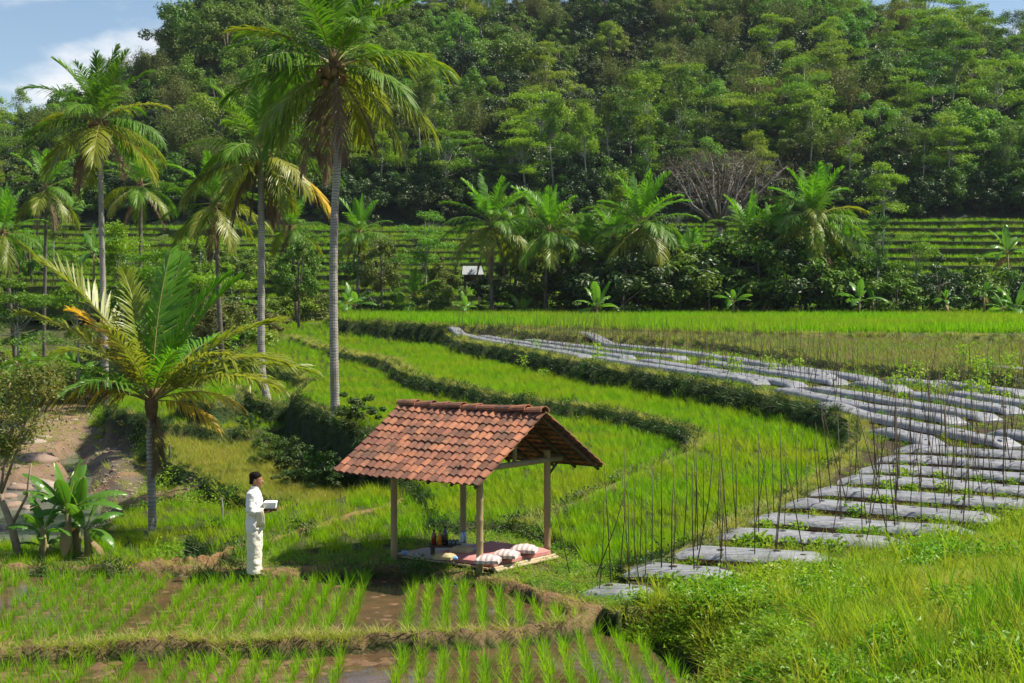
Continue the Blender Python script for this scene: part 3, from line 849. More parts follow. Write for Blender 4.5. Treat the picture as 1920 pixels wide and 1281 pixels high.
# near bank
P = field_pts([14], 9, 34, 110, .9, 18, slope_max=9)
P = P[fnoise(P[:, 0] / 1.5, P[:, 1] / 1.2, 93) < .40 + .1 * RNG.normal(size=len(P))]
cl = fnoise(P[:, 0] / 1.1, P[:, 1] / 1.4, 91)
k1 = cl < .05; k2 = (cl >= .05)
scatter('bank_lawn', 'lush', P[k1], fsize(P[k1], .6, 1.25, 0), 'yellow-green grass on the near slope', 'grass')
q_ = k2 & (RNG.uniform(size=len(P)) < .6)
scatter('bank_weeds', 'weed', P[q_], fsize(P[q_], .5, 1.1, 0), 'leafy creeping weeds on the near slope', 'weeds')
scatter('bank_lawn', 'lush', P[k2 & ~q_], fsize(P[k2 & ~q_], .5, 1.0, 0), 'grass growing through the weeds on the near slope', 'grass')
k3 = (RNG.uniform(size=len(P)) < .05 + .1 * (fnoise(P[:, 0] / 2, P[:, 1] / 2, 92) > .2)) & (P[:, 0] > 1.8)
scatter('tall_grass', 'tall', P[k3], fsize(P[k3], .4, .9, 0), 'tall thin grass blades standing on the near slope', 'grass')
k4 = (fnoise(P[:, 0] / .9, P[:, 1] / .9, 94) > .30) & (RNG.uniform(size=len(P)) < .10) & (P[:, 0] > 3.2) & (P[:, 1] < 19)
scatter('reed_clumps', 'reed', P[k4], fsize(P[k4], .6, 1.1, 0), 'clumps of upright green blades low on the near slope', 'grass')
ex = RNG.uniform(size=(1500, 2)) * np.array([2.0, 6.0]) + np.array([1.5, 15.6]); ex = ex[gid(ex[:, 0], ex[:, 1]) == 14]; ex = np.concatenate([ex, gz(ex[:, 0], ex[:, 1])[:, None]], 1)
scatter('bank_weeds', 'weed', ex[::2], fsize(ex[::2], .5, 1.0, 0), 'bright weeds where the near slope meets the flooded paddy', 'weeds')
scatter('bank_lawn', 'lush', ex[1::2], fsize(ex[1::2], .7, 1.4, 0), 'grass fringe where the near slope meets the flooded paddy', 'grass')
# far terraces: rice on every step
for xs, yv, zn, depth in FAR_EDGES:
    pass
pp = []
for xs, yv, zn, depth in FAR_EDGES:
    n = int((xs[-1] - xs[0]) * 9)
    x = RNG.uniform(xs[0], xs[-1], n); d = RNG.uniform(.05, 1, n) ** 1.6 * min(depth, 4.5)
    pp.append(np.stack([x, np.interp(x, xs, yv) + d, np.interp(x, xs, zn)], 1))
pp = np.concatenate(pp); pp = pp[np.abs(pp[:, 0]) < .40 * (pp[:, 1] + 6)]
scatter('terrace_rice', 'rice_far', pp, RNG.uniform(.9, 1.4, len(pp)), 'bright rice on the many steps of the far terraces', 'rice crop', hs=.9)
pp = []
for xs, yv, zn, depth in FAR_EDGES:
    n = int((xs[-1] - xs[0]) * 3)
    x = RNG.uniform(xs[0], xs[-1], n); d = RNG.uniform(0, 1, n)
    pp.append(np.stack([x, np.interp(x, xs, yv) - .2, np.interp(x, xs, zn) - d], 1))
pp = np.concatenate(pp); pp = pp[np.abs(pp[:, 0]) < .40 * (pp[:, 1] + 6)]
scatter('terrace_bank_grass', 'fernbank', pp, RNG.uniform(.8, 1.3, len(pp)), 'shade-toned growth on the risers of the far terraces', 'grass')  # the dark leaf colour carries the shade of the risers

# ------------------------------------------------------------------ coconut palms
def frond_mesh(name, e0, bend, seed, nl=64, Lf=4.0, leaf=1.05, hang=0.55, width=0.062, ragged=0.0, vlift=0.22):
    rng = np.random.default_rng(seed)
    S = 26
    s = np.linspace(0, 1, S)
    ang = math.radians(e0) - math.radians(bend) * s ** 1.4
    dx = np.cos(ang) * Lf / (S - 1); dz = np.sin(ang) * Lf / (S - 1)
    x = np.concatenate([[0], np.cumsum(dx)[:-1]]); z = np.concatenate([[0], np.cumsum(dz)[:-1]])
    side_bow = 0.18 * rng.normal() * s ** 2
    P = np.stack([x, side_bow, z], 1)
    mb = MB()
    mb.tube([tuple(p) for p in P[::3]] + [tuple(P[-1])], list(np.interp(np.append(s[::3], 1), [0, .12, .3, 1], [.065, .035, .022, .006])), 5)
    nq0 = sum(len(a) for a in mb.q); nt0 = sum(len(a) for a in mb.t)
    T = unit(np.gradient(P, axis=0))
    N = unit(np.cross(T, np.array([0, 1.0, 0])) * -1)
    N = np.where(N[:, 2:3] < 0, -N, N) if e0 < 80 else N
    sl = np.linspace(.16, .995, nl)
    V = []
    for sd in (-1, 1):
        u = sl + rng.normal(0, .004, nl)
        u = np.clip(u, 0, 1)
        keep = rng.uniform(size=nl) > ragged
        p0 = np.stack([np.interp(u, s, P[:, k]) for k in range(3)], 1)
        t = unit(np.stack([np.interp(u, s, T[:, k]) for k in range(3)], 1))
        nn = unit(np.stack([np.interp(u, s, N[:, k]) for k in range(3)], 1))
        a = np.radians(np.interp(u, [.15, .5, 1], [28, 42, 72]) + rng.normal(0, 5, nl))
        d = unit(np.array([0, sd, 0])[None] * np.cos(a)[:, None] + t * np.sin(a)[:, None] + nn * (vlift + rng.normal(0, .1, nl))[:, None])
        ln = leaf * np.interp(u, [.15, .3, .55, .85, 1], [.55, .95, 1, .72, .35]) * rng.uniform(.85, 1.1, nl)
        hg = hang * rng.uniform(.5, 1.5, nl)
        w = unit(t - d * np.sum(t * d, 1)[:, None])
        for j in range(nl):
            if not keep[j]: continue
            row = []
            for k, wk in ((0, .5), (.35, 1.0), (.7, .75), (1, 0)):
                q = p0[j] + d[j] * ln[j] * k + np.array([0, 0, -1]) * hg[j] * ln[j] * k * k
                if wk: row += [q - w[j] * width * wk * .5, q + w[j] * width * wk * .5]
                else: row += [q]
            V.append(row)
    V = np.array(V); m = len(V)
    o = (np.arange(m) * 7)[:, None]
    q = np.concatenate([o + np.array([0, 1, 3, 2]), o + np.array([2, 3, 5, 4])]); t = o + np.array([4, 5, 6])
    mb.add2(V.reshape(-1, 3), q, t)
    v = np.concatenate(mb.v); Q = np.concatenate(mb.q); Tt = np.concatenate(mb.t)
    mi = np.concatenate([np.r_[np.zeros(nq0), np.ones(len(Q) - nq0)], np.r_[np.zeros(nt0), np.ones(len(Tt) - nt0)]])
    return mesh_np(name, v, [Q, Tt], [M_PETIOLE, M_PALM], mat_idx=mi)

ELEV = [84, 70, 54, 36, 16, -4, -26, -52, -78]
FROND = {}
for i, e in enumerate(ELEV):
    bend = [10, 26, 40, 50, 54, 50, 38, 22, 8][i]
    FROND[e] = [frond_mesh('frond', e, bend + 8 * k, 100 + i * 7 + k, hang=[.12, .2, .34, .5, .6, .62, .55, .4, .3][i], ragged=0.05 if e > -20 else 0.18, vlift=.3 if e > 30 else .15) for k in range(2)]
def frond(parent, e, az, L_, mat, rng, loc=(0, 0, 0), wide=1.0, label=None):
    ee = min(ELEV, key=lambda q: abs(q - e))
    o = link('frond', FROND[ee][int(rng.integers(0, 2))], parent, loc)
    o.rotation_euler = (0, math.radians(-(e - ee)), az)
    o.scale = (L_ / 4.0, L_ / 4.0 * wide, L_ / 4.0)
    o.material_slots[1].link = 'OBJECT'; o.material_slots[1].material = mat
    if label: o['label'] = label
    return o

def palm_trunk(parent, pts, r0, r1, mat, rings=46):
    P = [Vector(p) for p in pts]
    n = rings
    path = []; rad = []
    for i in range(n + 1):
        t = i / n * (len(P) - 1); k = min(int(t), len(P) - 2); f = t - k
        a = P[max(k - 1, 0)]; b = P[k]; c = P[k + 1]; d = P[min(k + 2, len(P) - 1)]
        path.append(0.5 * ((2 * b) + (-a + c) * f + (2 * a - 5 * b + 4 * c - d) * f * f + (-a + 3 * b - 3 * c + d) * f ** 3))
        s = i / n
        rad.append((r0 * (1 + .45 * max(0, 1 - s / .06)) * (1 - s) + r1 * s) * (1.0 if i % 2 else .93))
    mb = MB(); mb.tube(path, rad, 12)
    mb.obj('trunk', mat, parent, smooth=False)
    return path[-1]

def palm(name, label, base, pts, r0, r1, n, Lf, seed, mats=None, nuts=12, dead=4, group=None, tmat=None, emax=86, emin=-45, wide=1.0, specs=None, cat='palm tree'):
    rng = np.random.default_rng(seed)
    root = empty(name, base)
    tag(root, label, cat, group)
    top = palm_trunk(root, pts, r0, r1, tmat or M_TRUNK)
    mb = MB()
    mb.tube([top - Vector((0, 0, .5)), top - Vector((0, 0, .15)), top + Vector((0, 0, .25)), top + Vector((0, 0, .6))], [r1 * .95, r1 * 1.7, r1 * 1.5, .03], 10)
    mb.obj('crown_heart', M_FIBRE, root)
    mats = mats or [(40, M_PALM), (-5, M_PALM), (-30, M_PALMY), (-99, M_PALMY)]
    for i in range(n):
        f = i / max(n - 1, 1)
        e = emax + (emin - emax) * f + rng.normal(0, 5)
        az = i * 2.39996 + rng.normal(0, .25)
        m = next((mm for lo, mm in mats if e > lo), mats[-1][1])
        if rng.uniform() < .12 and e < 30: m = M_PALMY
        frond(root, e, az, Lf * rng.uniform(.88, 1.08) * (.9 if e > 70 else 1), m, rng, top + Vector((0, 0, .25 * (1 - f))), wide)
    for i in range(dead):
        frond(root, rng.uniform(-78, -48), float(rng.choice([0, math.pi])) + rng.normal(0, .6), Lf * rng.uniform(.65, .95), M_PALMD, rng, top - Vector((0, 0, .1)), .6)
    for sp in (specs or []):
        frond(root, sp[0], math.radians(sp[1]), sp[2], sp[3], rng, top, wide)
    if nuts:
        bm_ = MB(); bm_.lathe([(.02, -.14), (.085, -.1), (.115, 0), (.09, .09), (.03, .14)], sides=8)
        nm = bm_.mesh('coconut', M_NUT, True)
        for i in range(nuts):
            a = rng.uniform(0, 6.28); rr = r1 + rng.uniform(.12, .42)
            c = link('coconut', nm, root, top + Vector((rr * math.cos(a), rr * math.sin(a), rng.uniform(-.55, .05))))
            c.rotation_euler = (rng.uniform(-.6, .6), rng.uniform(-.6, .6), a)
    return root

def ground_at(px, py, pf=None, Y=None):
    p = hit(px, py, pf) if pf else at(px, py, Y)
    return Vector((p.x, p.y, float(gz(p.x, p.y))))

# the tall palm behind the pavilion
b = ground_at(629, 782, pR3)
top = at(626, 128, b.y) - b
palm('coconut_palm', 'tallest coconut palm with a straight grey trunk rising behind the tiled pavilion', b,
     [(0, 0, -.3), (-.06, 0, 3), (-.05, 0, 6), (.08, 0, 9.2), tuple(top)], .158, .115, 23, 3.9, 3, nuts=26, dead=5, emin=-30,
     specs=[(22, 12, 4.1, M_PALMY), (-12, -8, 4.3, M_PALMY), (40, 175, 3.8, M_PALMY), (-30, 165, 3.8, M_PALM)])
b = ground_at(505, 750, pL1)
top = at(489, 290, b.y) - b
palm('coconut_palm', 'coconut palm with a trunk bent at the foot between tallest palm and short palm', b,
     [(0, 0, -.3), (-.30, 0, 1.0), (-.36, 0, 3.0), (-.34, 0, 6.5), tuple(top)], .2, .14, 26, 3.6, 5, nuts=18, dead=8,
     mats=[(35, M_PALM), (5, M_PALM), (-15, M_PALMY), (-99, M_PALMY)], emin=-40, specs=[(-8, 185, 4.0, M_PALMY), (-20, -10, 4.0, M_PALMO), (-12, 200, 4.0, M_PALMY)])
b = ground_at(200, 690, Y=84)
top = at(187, 232, b.y) - b
palm('coconut_palm', 'coconut palm standing against the sky at the far left edge of the wood', b,
     [(0, 0, -.5), (-.1, 0, 4), (-.25, 0, 9), tuple(top)], .2, .15, 28, 4.5, 8, nuts=20, dead=5, emin=-36, emax=90)
# the short young palm
b = ground_at(286, 1000, pL3)
top = at(284, 752, b.y) - b
SP = [(86, 75, 3.6, M_PALMG), (80, 60, 3.5, M_PALMG), (72, 15, 3.5, M_PALMG), (66, 172, 4.1, M_PALMY), (64, 25, 3.6, M_PALMG), (50, 184, 3.7, M_PALMY), (58, 160, 3.2, M_PALMO),
      (48, 5, 3.6, M_PALMY), (38, -12, 3.7, M_PALMY), (30, 8, 3.9, M_PALMY), (26, -28, 3.8, M_PALMY), (22, 186, 3.3, M_PALMO), (18, 172, 3.2, M_PALMD), (20, 10, 2.2, M_PALMO), (5, -20, 1.9, M_PALMO),
      (40, 150, 3.3, M_PALMY), (35, 215, 3.2, M_PALM), (45, 60, 3.4, M_PALMG), (40, 115, 3.4, M_PALM), (60, 100, 3.5, M_PALMG), (30, 245, 2.8, M_PALM), (60, 250, 2.6, M_PALMY), (76, 130, 3.4, M_PALMY),
      (-80, -20, 1.7, M_PALMD), (-76, 10, 1.5, M_PALMD), (36, 200, 3.4, M_PALM), (52, 300, 2.4, M_PALMG), (44, 325, 2.9, M_PALMY)]
palm('young_coconut_palm', 'short young coconut palm with long yellowing fronds left of the man', b,
     [(0, 0, -.2), (-.02, 0, 1.0), (-.05, 0, 2.0), tuple(top)], .105, .095, 0, 3.5, 12, nuts=0, dead=0, specs=SP, wide=.95)

# palms along the far side of the fields
MIDP = [  # trunk foot px, py, Y, crown px, py, frond length, n, seed, label, nuts
    (924, 590, 121, 922, 425, 3.9, 22, 31, 'dark-trunked palm beside the small pale-roofed hut'),
    (1022, 588, 121, 1030, 440, 3.9, 22, 32, 'palm second from the small hut in the row beyond the fields'),
    (1093, 586, 122, 1100, 470, 3.2, 19, 33, 'smaller palm squeezed between two larger ones in the far row'),
    (1197, 588, 121, 1204, 425, 4.2, 23, 34, 'broad-crowned palm in the middle of the far row'),
    (1288, 588, 124, 1298, 510, 3.3, 20, 35, 'low yellowish palm in the far row left of the bare tree'),
    (1510, 590, 121, 1524, 412, 4.4, 25, 36, 'large palm with a leaning trunk standing right of the bare brown tree'),
    (672, 560, 142, 674, 440, 3.4, 18, 37, 'palm seen just right of the tallest trunk before the far terraces'),
    (775, 596, 126, 776, 560, 2.5, 14, 38, 'stubby yellow-green young palm beyond the end of the paddies'),
    (262, 640, 100, 264, 352, 3.0, 10, 39, 'thin palm with a small crown behind the far left palm'),
    (84, 560, 120, 86, 356, 3.4, 14, 40, 'half-dry palm among the trees at the far left'),
    (420, 600, 90, 402, 385, 3.2, 14, 41, 'palm half hidden behind the bent-trunk palm'),
    (1395, 588, 127, 1400, 440, 3.4, 17, 42, 'shaded palm under the bare brown tree'),
    (560, 585, 118, 545, 430, 2.9, 14, 43, 'palm between the tallest trunk and the bent trunk, far behind'),
    (40, 610, 110, 6, 440, 3.2, 14, 44, 'brown-hung palm cut by the left edge of the view'),
    (1448, 590, 124, 1455, 455, 3.3, 18, 45, 'shaded palm just left of the large leaning palm'),
    (1572, 590, 125, 1580, 470, 3.1, 17, 46, 'low palm just right of the large leaning palm'),
    (1150, 588, 125, 1150, 452, 3.2, 17, 47, 'palm tucked between the small palm and the broad-crowned palm'),
    (965, 588, 126, 972, 455, 3.0, 16, 48, 'short palm between the two palms nearest the hut'),
]
for px, py, Y, cx, cy, Lf, n, sd, lb in MIDP:
    b = ground_at(px, py, Y=Y); tp = at(cx, cy, Y) - b
    palm('coconut_palm', lb, b, [(0, 0, -.5), tuple(tp * .35 + Vector((-.08, 0, 0))), tuple(tp * .7), tuple(tp)], .17, .12, n + 5, Lf * 1.12, sd, nuts=6 if Lf > 3.2 else 0, dead=3, tmat=M_TRUNKD, emin=-34,
         mats=[(45, M_PALMG), (-10, M_PALM), (-99, M_PALMY)])

# ------------------------------------------------------------------ bananas
def banana_leaf(seed, e0, bend, Lf=1.7, W=.5, tear=.25):
    rng = np.random.default_rng(seed)
    S = 15; s = np.linspace(0, 1, S)
    ang = np.radians(e0 - bend * s ** 1.5)
    x = np.concatenate([[0], np.cumsum(np.cos(ang) * Lf / S)[:-1]]); z = np.concatenate([[0], np.cumsum(np.sin(ang) * Lf / S)[:-1]])
    P = np.stack([x, 0 * x, z], 1)
    T = unit(np.gradient(P, axis=0)); N = np.stack([-T[:, 2], 0 * x, T[:, 0]], 1)
    hw = W * .5 * np.sin(np.pi * np.clip((s - .14) / .88, 0, 1)) ** .55
    hw[s < .16] = 0
    mb = MB()
    mb.tube([tuple(p - N[i] * .01) for i, p in enumerate(P)], list(np.interp(s, [0, .2, 1], [.03, .018, .004])), 5)
    n0 = len(mb.q[0]); t0 = len(mb.t[0])
    for sd in (-1, 1):
        fold = rng.uniform(.1, .5)
        for i in range(S - 1):
            if hw[i] + hw[i + 1] < .02: continue
            g = rng.uniform(.03, .12) if rng.uniform() < tear else 0
            dr_ = (rng.uniform(0, .12) if g else 0)
            e_ = lambda k: P[k] + np.array([0, sd * hw[k], 0]) * (1 - fold * .25) - N[k] * (hw[k] * (fold * .5) + dr_) * 1.0
            m_ = lambda k: P[k] + np.array([0, sd * hw[k], 0]) * .5 + N[k] * hw[k] * .06
            d_ = (P[i + 1] - P[i]) * g
            v = [P[i], m_(i) + d_ * .5, e_(i) + d_, P[i + 1], m_(i + 1) - d_ * .5, e_(i + 1) - d_]
            mb.add(v, [(0, 1, 4, 3), (1, 2, 5, 4)])
    v = np.concatenate(mb.v); Q = np.concatenate(mb.q); T_ = np.concatenate(mb.t)
    mi = np.r_[np.zeros(n0), np.ones(len(Q) - n0), np.zeros(len(T_))]
    return mesh_np('leaf', v, [Q, T_], [M_PETIOLE, M_BAN], mat_idx=mi, smooth=True)
BLEAF = {e: [banana_leaf(200 + k * 9 + e, e, b_, tear=t_) for k, t_ in ((0, .15), (1, .45))] for e, b_ in ((82, 18), (62, 45), (40, 65), (12, 70), (-35, 45))}
M_PSTEM = solid('banana_stem', (.16, .17, .06, 1), (.26, .19, .09, 1), 4, 0.6, 0.3, vecscale=(1, 1, .3))
def banana(name, label, base, h, Lf, n, seed, group=None, dry=1, fix=None):
    rng = np.random.default_rng(seed)
    root = empty(name, base); tag(root, label, 'banana plant', group)
    mb = MB(); lx, ly = rng.normal(0, .05, 2)
    mb.tube([(0, 0, -.15), (lx * .4, ly * .4, h * .5), (lx, ly, h)], [.075 + .02 * h, .06 + .015 * h, .045], 9)
    mb.obj('stem', M_PSTEM, root, True)
    EL = list(BLEAF)
    specs = fix or [(float(np.interp(i / max(n - 1, 1), [0, 1], [82, 5]) + rng.normal(0, 6)), i * 2.4 + rng.normal(0, .3), Lf * rng.uniform(.8, 1.1)) for i in range(n)]
    specs = [(a, b_, c, False) for a, b_, c in specs] + [(-40, rng.uniform(0, 6.28), Lf * .7, True) for _ in range(dry)]
    for e, az, l, dr_ in specs:
        ee = min(EL, key=lambda q: abs(q - e))
        o = link('leaf', BLEAF[ee][int(rng.integers(0, 2))], root, (lx, ly, h - .05 if not dr_ else h - .2))
        o.rotation_euler = (rng.normal(0, .25), math.radians(ee - e), az); o.scale = (l / 1.7,) * 3
        if dr_:
            o.material_slots[1].link = 'OBJECT'; o.material_slots[1].material = M_BAND
    return root
b = ground_at(128, 1045, lambda Y: -.65)
R_ = math.radians
banana('banana_plant', 'big-leaved banana plant in front of the clump beside the leaning tree', b, .95, 1.25, 9, 7, 'banana clump by the left edge', 2,
       fix=[(88, 0, 1.15), (80, 3.0, 1.1), (70, 1.2, 1.2), (58, R_(178), 1.3), (40, R_(10), 1.35), (28, R_(-14), 1.35), (50, R_(200), 1.1), (64, R_(-80), 1.1), (35, R_(150), 1.2), (20, R_(100), 1.1), (12, R_(190), .9)])
banana('banana_plant', 'smaller banana plant with drooping leaves at the left of the clump', b + Vector((-.42, -.15, 0)), .55, .9, 7, 9, 'banana clump by the left edge')
banana('banana_plant', 'shaded banana plant at the right of the clump', b + Vector((.38, .12, 0)), .6, .95, 7, 10, 'banana clump by the left edge')
banana('banana_plant', 'lowest banana sucker with pale leaves beside the leaning trunk', b + Vector((-.62, .25, 0)), .25, .7, 6, 13, 'banana clump by the left edge', 0)
banana('banana_plant', 'dark banana plant at the back of the clump', b + Vector((.05, .4, 0)), .8, 1.0, 7, 14, 'banana clump by the left edge')
rng = np.random.default_rng(77)
FARB = [(1330, 590, 'banana plant left of the leaning far palm'), (1375, 590, ''), (1405, 591, ''), (1470, 591, ''), (1555, 590, ''), (1610, 592, ''), (1660, 592, ''), (1700, 593, ''), (1745, 592, ''), (1775, 594, ''), (1800, 592, ''), (1845, 594, ''), (1880, 594, ''), (1905, 595, ''), (1955, 596, ''),
        (650, 590, ''), (668, 592, ''), (745, 590, ''), (838, 592, ''), (870, 590, ''), (975, 588, ''), (1120, 588, ''), (1245, 589, ''), (1440, 589, ''), (1640, 590, ''), (1720, 588, ''), (1590, 588, '')]
fb_l = []
for i, (px, py, lb) in enumerate(FARB):
    if i % 4 == 2: continue
    Y = 113 + rng.uniform(-1, 9); p = at(px, py, Y); p.z = float(gz(p.x, p.y))
    big = px > 1300
    fb_l.append((banana('banana_plant', 'banana plant in the green belt along the far edge of the fields', p, rng.uniform(.7, 2.4) if big else rng.uniform(.4, 1.3), rng.uniform(1.2, 2.7), 8, 300 + i, 'bananas along the far edge of the fields', 1), px))
rank_labels(fb_l, 'banana plant, %s from left in the green belt beyond the fields')
fb_l = []
for i, (px, py, Y) in enumerate([(20, 640, 105), (60, 632, 108), (100, 640, 104), (140, 650, 100), (-20, 640, 106), (240, 660, 96), (330, 650, 92), (390, 640, 95), (410, 610, 100), (0, 600, 116), (75, 590, 118)]):
    p = at(px, py, Y); p.z = float(gz(p.x, p.y))
    fb_l.append((banana('banana_plant', 'banana plant in the thicket behind the short palm', p, rng.uniform(1.2, 2.2), rng.uniform(2.0, 2.8), 8, 350 + i, 'bananas behind the short palm', 1), px))
rank_labels(fb_l, 'banana plant, %s from left in the thicket behind the short palm')
for px, py, Y, lb in [(1890, 470, 140, 'tall banana plant standing alone at the right edge before the far terraces'), (176, 470, 140, 'pale banana plant on the far terraces behind the left palm'), (130, 418, 200, 'banana plant at the foot of the wood, far left'), (1820, 330, 215, 'banana plant at the foot of the wooded hill on the right')]:
    p = at(px, py, Y); p.z = float(max(gz(p.x, p.y), p.z - 3))
    banana('banana_plant', lb, p, 2.8, 3.0, 8, 390 + px % 7, None, 1)

# ------------------------------------------------------------------ broadleaf trees: prototypes
def tree_round(seed, h, cr, ch, th, nclump=44, per=200, ls=.37, bare=.35, shell=.55, limb=9):
    """trunk, limbs and a clumped crown: (trunk mesh pieces, leaf verts, quads)"""
    rng = np.random.default_rng(seed)
    mb = MB()
    ln = rng.normal(0, .04 * h, 2)
    mb.tube([(0, 0, -.6), (ln[0] * .3, ln[1] * .3, h * .3), (ln[0], ln[1], h * .62), (ln[0] * 1.2, ln[1] * 1.2, h * .8)], [th, th * .75, th * .5, th * .2], 8)
    cc = np.array([ln[0], ln[1], h - ch * .5])
    d = unit(rng.normal(size=(nclump, 3)))
    r = rng.uniform(shell, 1, nclump) ** .7
    C = cc + d * r[:, None] * np.array([cr, cr, ch * .5]) * (1 + .18 * rng.normal(size=(nclump, 1)))
    for i in range(limb):
        c = C[i]
        st = np.array([ln[0] * .8, ln[1] * .8, h * rng.uniform(bare, .6)])
        md = (st + c) / 2 + np.array([0, 0, .06 * h])
        mb.tube([tuple(st), tuple(md), tuple(c)], [th * .38, th * .24, th * .08], 5, False)
    cv = []; cn = []
    for c in C:
        k = int(per * rng.uniform(.6, 1.4))
        o = rng.normal(size=(k, 3)); o = unit(o) * (rng.uniform(0, 1, (k, 1)) ** .45)
        rad = .25 * cr * rng.uniform(.65, 1.35)
        p = c + o * np.array([rad, rad, rad * .72])
        cv.append(p); cn.append(unit(o * .9 + np.array([0, 0, .55]) + .35 * rng.normal(size=(k, 3))))
    cv = np.concatenate(cv); cn = np.concatenate(cn); k = len(cv)
    v, q = leaves(rng, cv, cn, ls * rng.uniform(.7, 1.4, k), ls * .6 * rng.uniform(.7, 1.3, k))
    return mb, v, q

def tree_flat(seed, h, cr, th, nd=22, per=250, ls=.33, low=.5, thick=.2):
    """layered flat-topped crown on a slim forked trunk"""
    rng = np.random.default_rng(seed)
    mb = MB()
    fork = h * rng.uniform(.42, .55)
    lx, ly = rng.normal(0, .03 * h, 2)
    mb.tube([(0, 0, -.6), (lx * .5, ly * .5, fork * .5), (lx, ly, fork), (lx * 1.3, ly * 1.3, h * .9)], [th, th * .8, th * .62, th * .15], 7)
    cv = []; cn = []
    for i in range(nd):
        f = rng.uniform(low, 1.0)
        a = rng.uniform(0, 6.28); rr = cr * rng.uniform(.15, 1) * (1.05 - .45 * max(0, f - .75) / .25)
        c = np.array([lx + rr * math.cos(a), ly + rr * math.sin(a), h * f])
        st = np.array([lx, ly, fork + (h * f - fork) * rng.uniform(.1, .5)])
        mb.tube([tuple(st), tuple((st * .45 + c * .55) + np.array([0, 0, -.03 * h])), tuple(c)], [th * .3, th * .2, th * .06], 4, False)
        k = int(per * rng.uniform(.6, 1.4)); rad = cr * rng.uniform(.28, .5)
        o = rng.normal(size=(k, 2)); o = o / np.maximum(np.linalg.norm(o, axis=1, keepdims=True), 1e-6) * rng.uniform(0, 1, (k, 1)) ** .55
        p = np.stack([c[0] + o[:, 0] * rad, c[1] + o[:, 1] * rad, c[2] + thick * rng.normal(size=k) - .12 * rad * (o ** 2).sum(1)], 1)
        cv.append(p); cn.append(unit(np.array([0, 0, 1]) + .45 * rng.normal(size=(k, 3))))
    cv = np.concatenate(cv); cn = np.concatenate(cn); k = len(cv)
    v, q = leaves(rng, cv, cn, ls * rng.uniform(.7, 1.4, k), ls * .5 * rng.uniform(.7, 1.3, k), .05)
    return mb, v, q

def tree_plume(seed, h, cr, nc=34, per=130, ls=.42):
    """bamboo-like clump: arching culms with fine drooping leaves"""
    rng = np.random.default_rng(seed)
    mb = MB(); cv = []; cn = []
    for i in range(nc):
        a = rng.uniform(0, 6.28); lean = rng.uniform(.15, 1) * cr; hh = h * rng.uniform(.7, 1.05)
        t = np.linspace(0, 1, 9)
        z = hh * (1.18 * t - .26 * t ** 3); r = .25 + lean * t ** 2.2
        P = np.stack([r * math.cos(a), r * math.sin(a), z], 1)
        mb.tube([tuple(p) for p in P[::2]], [.05, .045, .035, .02, .008], 4, False)
        k = int(per * rng.uniform(.7, 1.3)); u = rng.uniform(.3, 1, k) ** .7
        p = np.stack([np.interp(u, t, P[:, j]) for j in range(3)], 1) + rng.normal(size=(k, 3)) * np.array([.5, .5, .45]) * (.5 + u[:, None] * .6)
        cv.append(p); cn.append(unit(rng.normal(size=(k, 3)) + np.array([math.cos(a), math.sin(a), .5])))
    cv = np.concatenate(cv); cn = np.concatenate(cn); k = len(cv)
    v, q = leaves(rng, cv, cn, ls * rng.uniform(.7, 1.4, k), ls * .35 * rng.uniform(.7, 1.3, k))
    return mb, v, q

PROTO = {}
def proto(key, res, bark, leafm):
    mb, v, q = res
    PROTO[key] = (mb.mesh('trunk', bark, True), mesh_np('crown', v, [q], leafm))
for k in range(3): proto(f'round{k}', tree_round(500 + k, 12, 4.6, 8.2, .28), M_BARK, M_T4)
for k in range(3): proto(f'flat{k}', tree_flat(520 + k, 14, 4.4, .2), M_BARKP, M_T1)
for k in range(2): proto(f'slim{k}', tree_flat(530 + k, 16, 2.9, .17, 18, 230, .33, .48, .4), M_BARKP, M_T1)
for k in range(2): proto(f'plume{k}', tree_plume(540 + k, 12, 4.8), M_BARK, M_T3)
for k in range(2): proto(f'dome{k}', tree_round(550 + k, 11, 5.4, 6.5, .3, 60, 180, .4, .3, .75), M_BARK, M_T2)
for k in range(2): proto(f'bush{k}', tree_round(560 + k, 4.2, 2.2, 3.9, .1, 34, 90, .26, .15, .5, 5), M_BARK, M_T4)
proto('crooked', tree_round(571, 4.0, 1.25, 2.4, .09, 26, 130, .12, .3, .4, 9), M_BARKP, M_T4)

def tree(name, label, kind, base, h=1.0, wide=1.0, rz=0.0, leafm=None, bark=None, group=None, cat='tree'):
    t, c = PROTO[kind]
    root = empty(name, base, rz); root.scale = (h * wide, h * wide, h)
    tag(root, label, cat, group)
    a = link('trunk', t, root); b_ = link('crown', c, root)
    for o, m in ((a, bark), (b_, leafm)):
        if m: o.material_slots[0].link = 'OBJECT'; o.material_slots[0].material = m
    return root

# ------------------------------------------------------------------ the wood on the hill
rng = np.random.default_rng(5)
spots = []
def try_add(x, y, md):
    for a, b_, _ in spots:
        if (a - x) ** 2 + (b_ - y) ** 2 < md * md: return False
    return True
KIND = {
 'flat': ('flat-topped airy tree with a pale trunk on the wooded hillside', 'flat_topped_tree', 3, [M_T1, M_T1, M_T4]),
 'slim': ('tall slim tree with a pale trunk on the wooded hillside', 'slim_tree', 2, [M_T1, M_T4]),
 'round': ('leafy round-crowned tree on the wooded hillside', 'round_crowned_tree', 3, [M_T4, M_T4, M_BRIGHT, M_T1]),
 'plume': ('feathery olive bamboo clump on the wooded hillside', 'bamboo_clump', 2, [M_T3]),
 'dome': ('dense dark dome-shaped tree on the wooded hillside', 'dense_dark_tree', 2, [M_T2, M_T4]),
 'rust': ('rust-brown leafed tree on the wooded hillside', 'rusty_tree', 3, [M_RUST]),
}
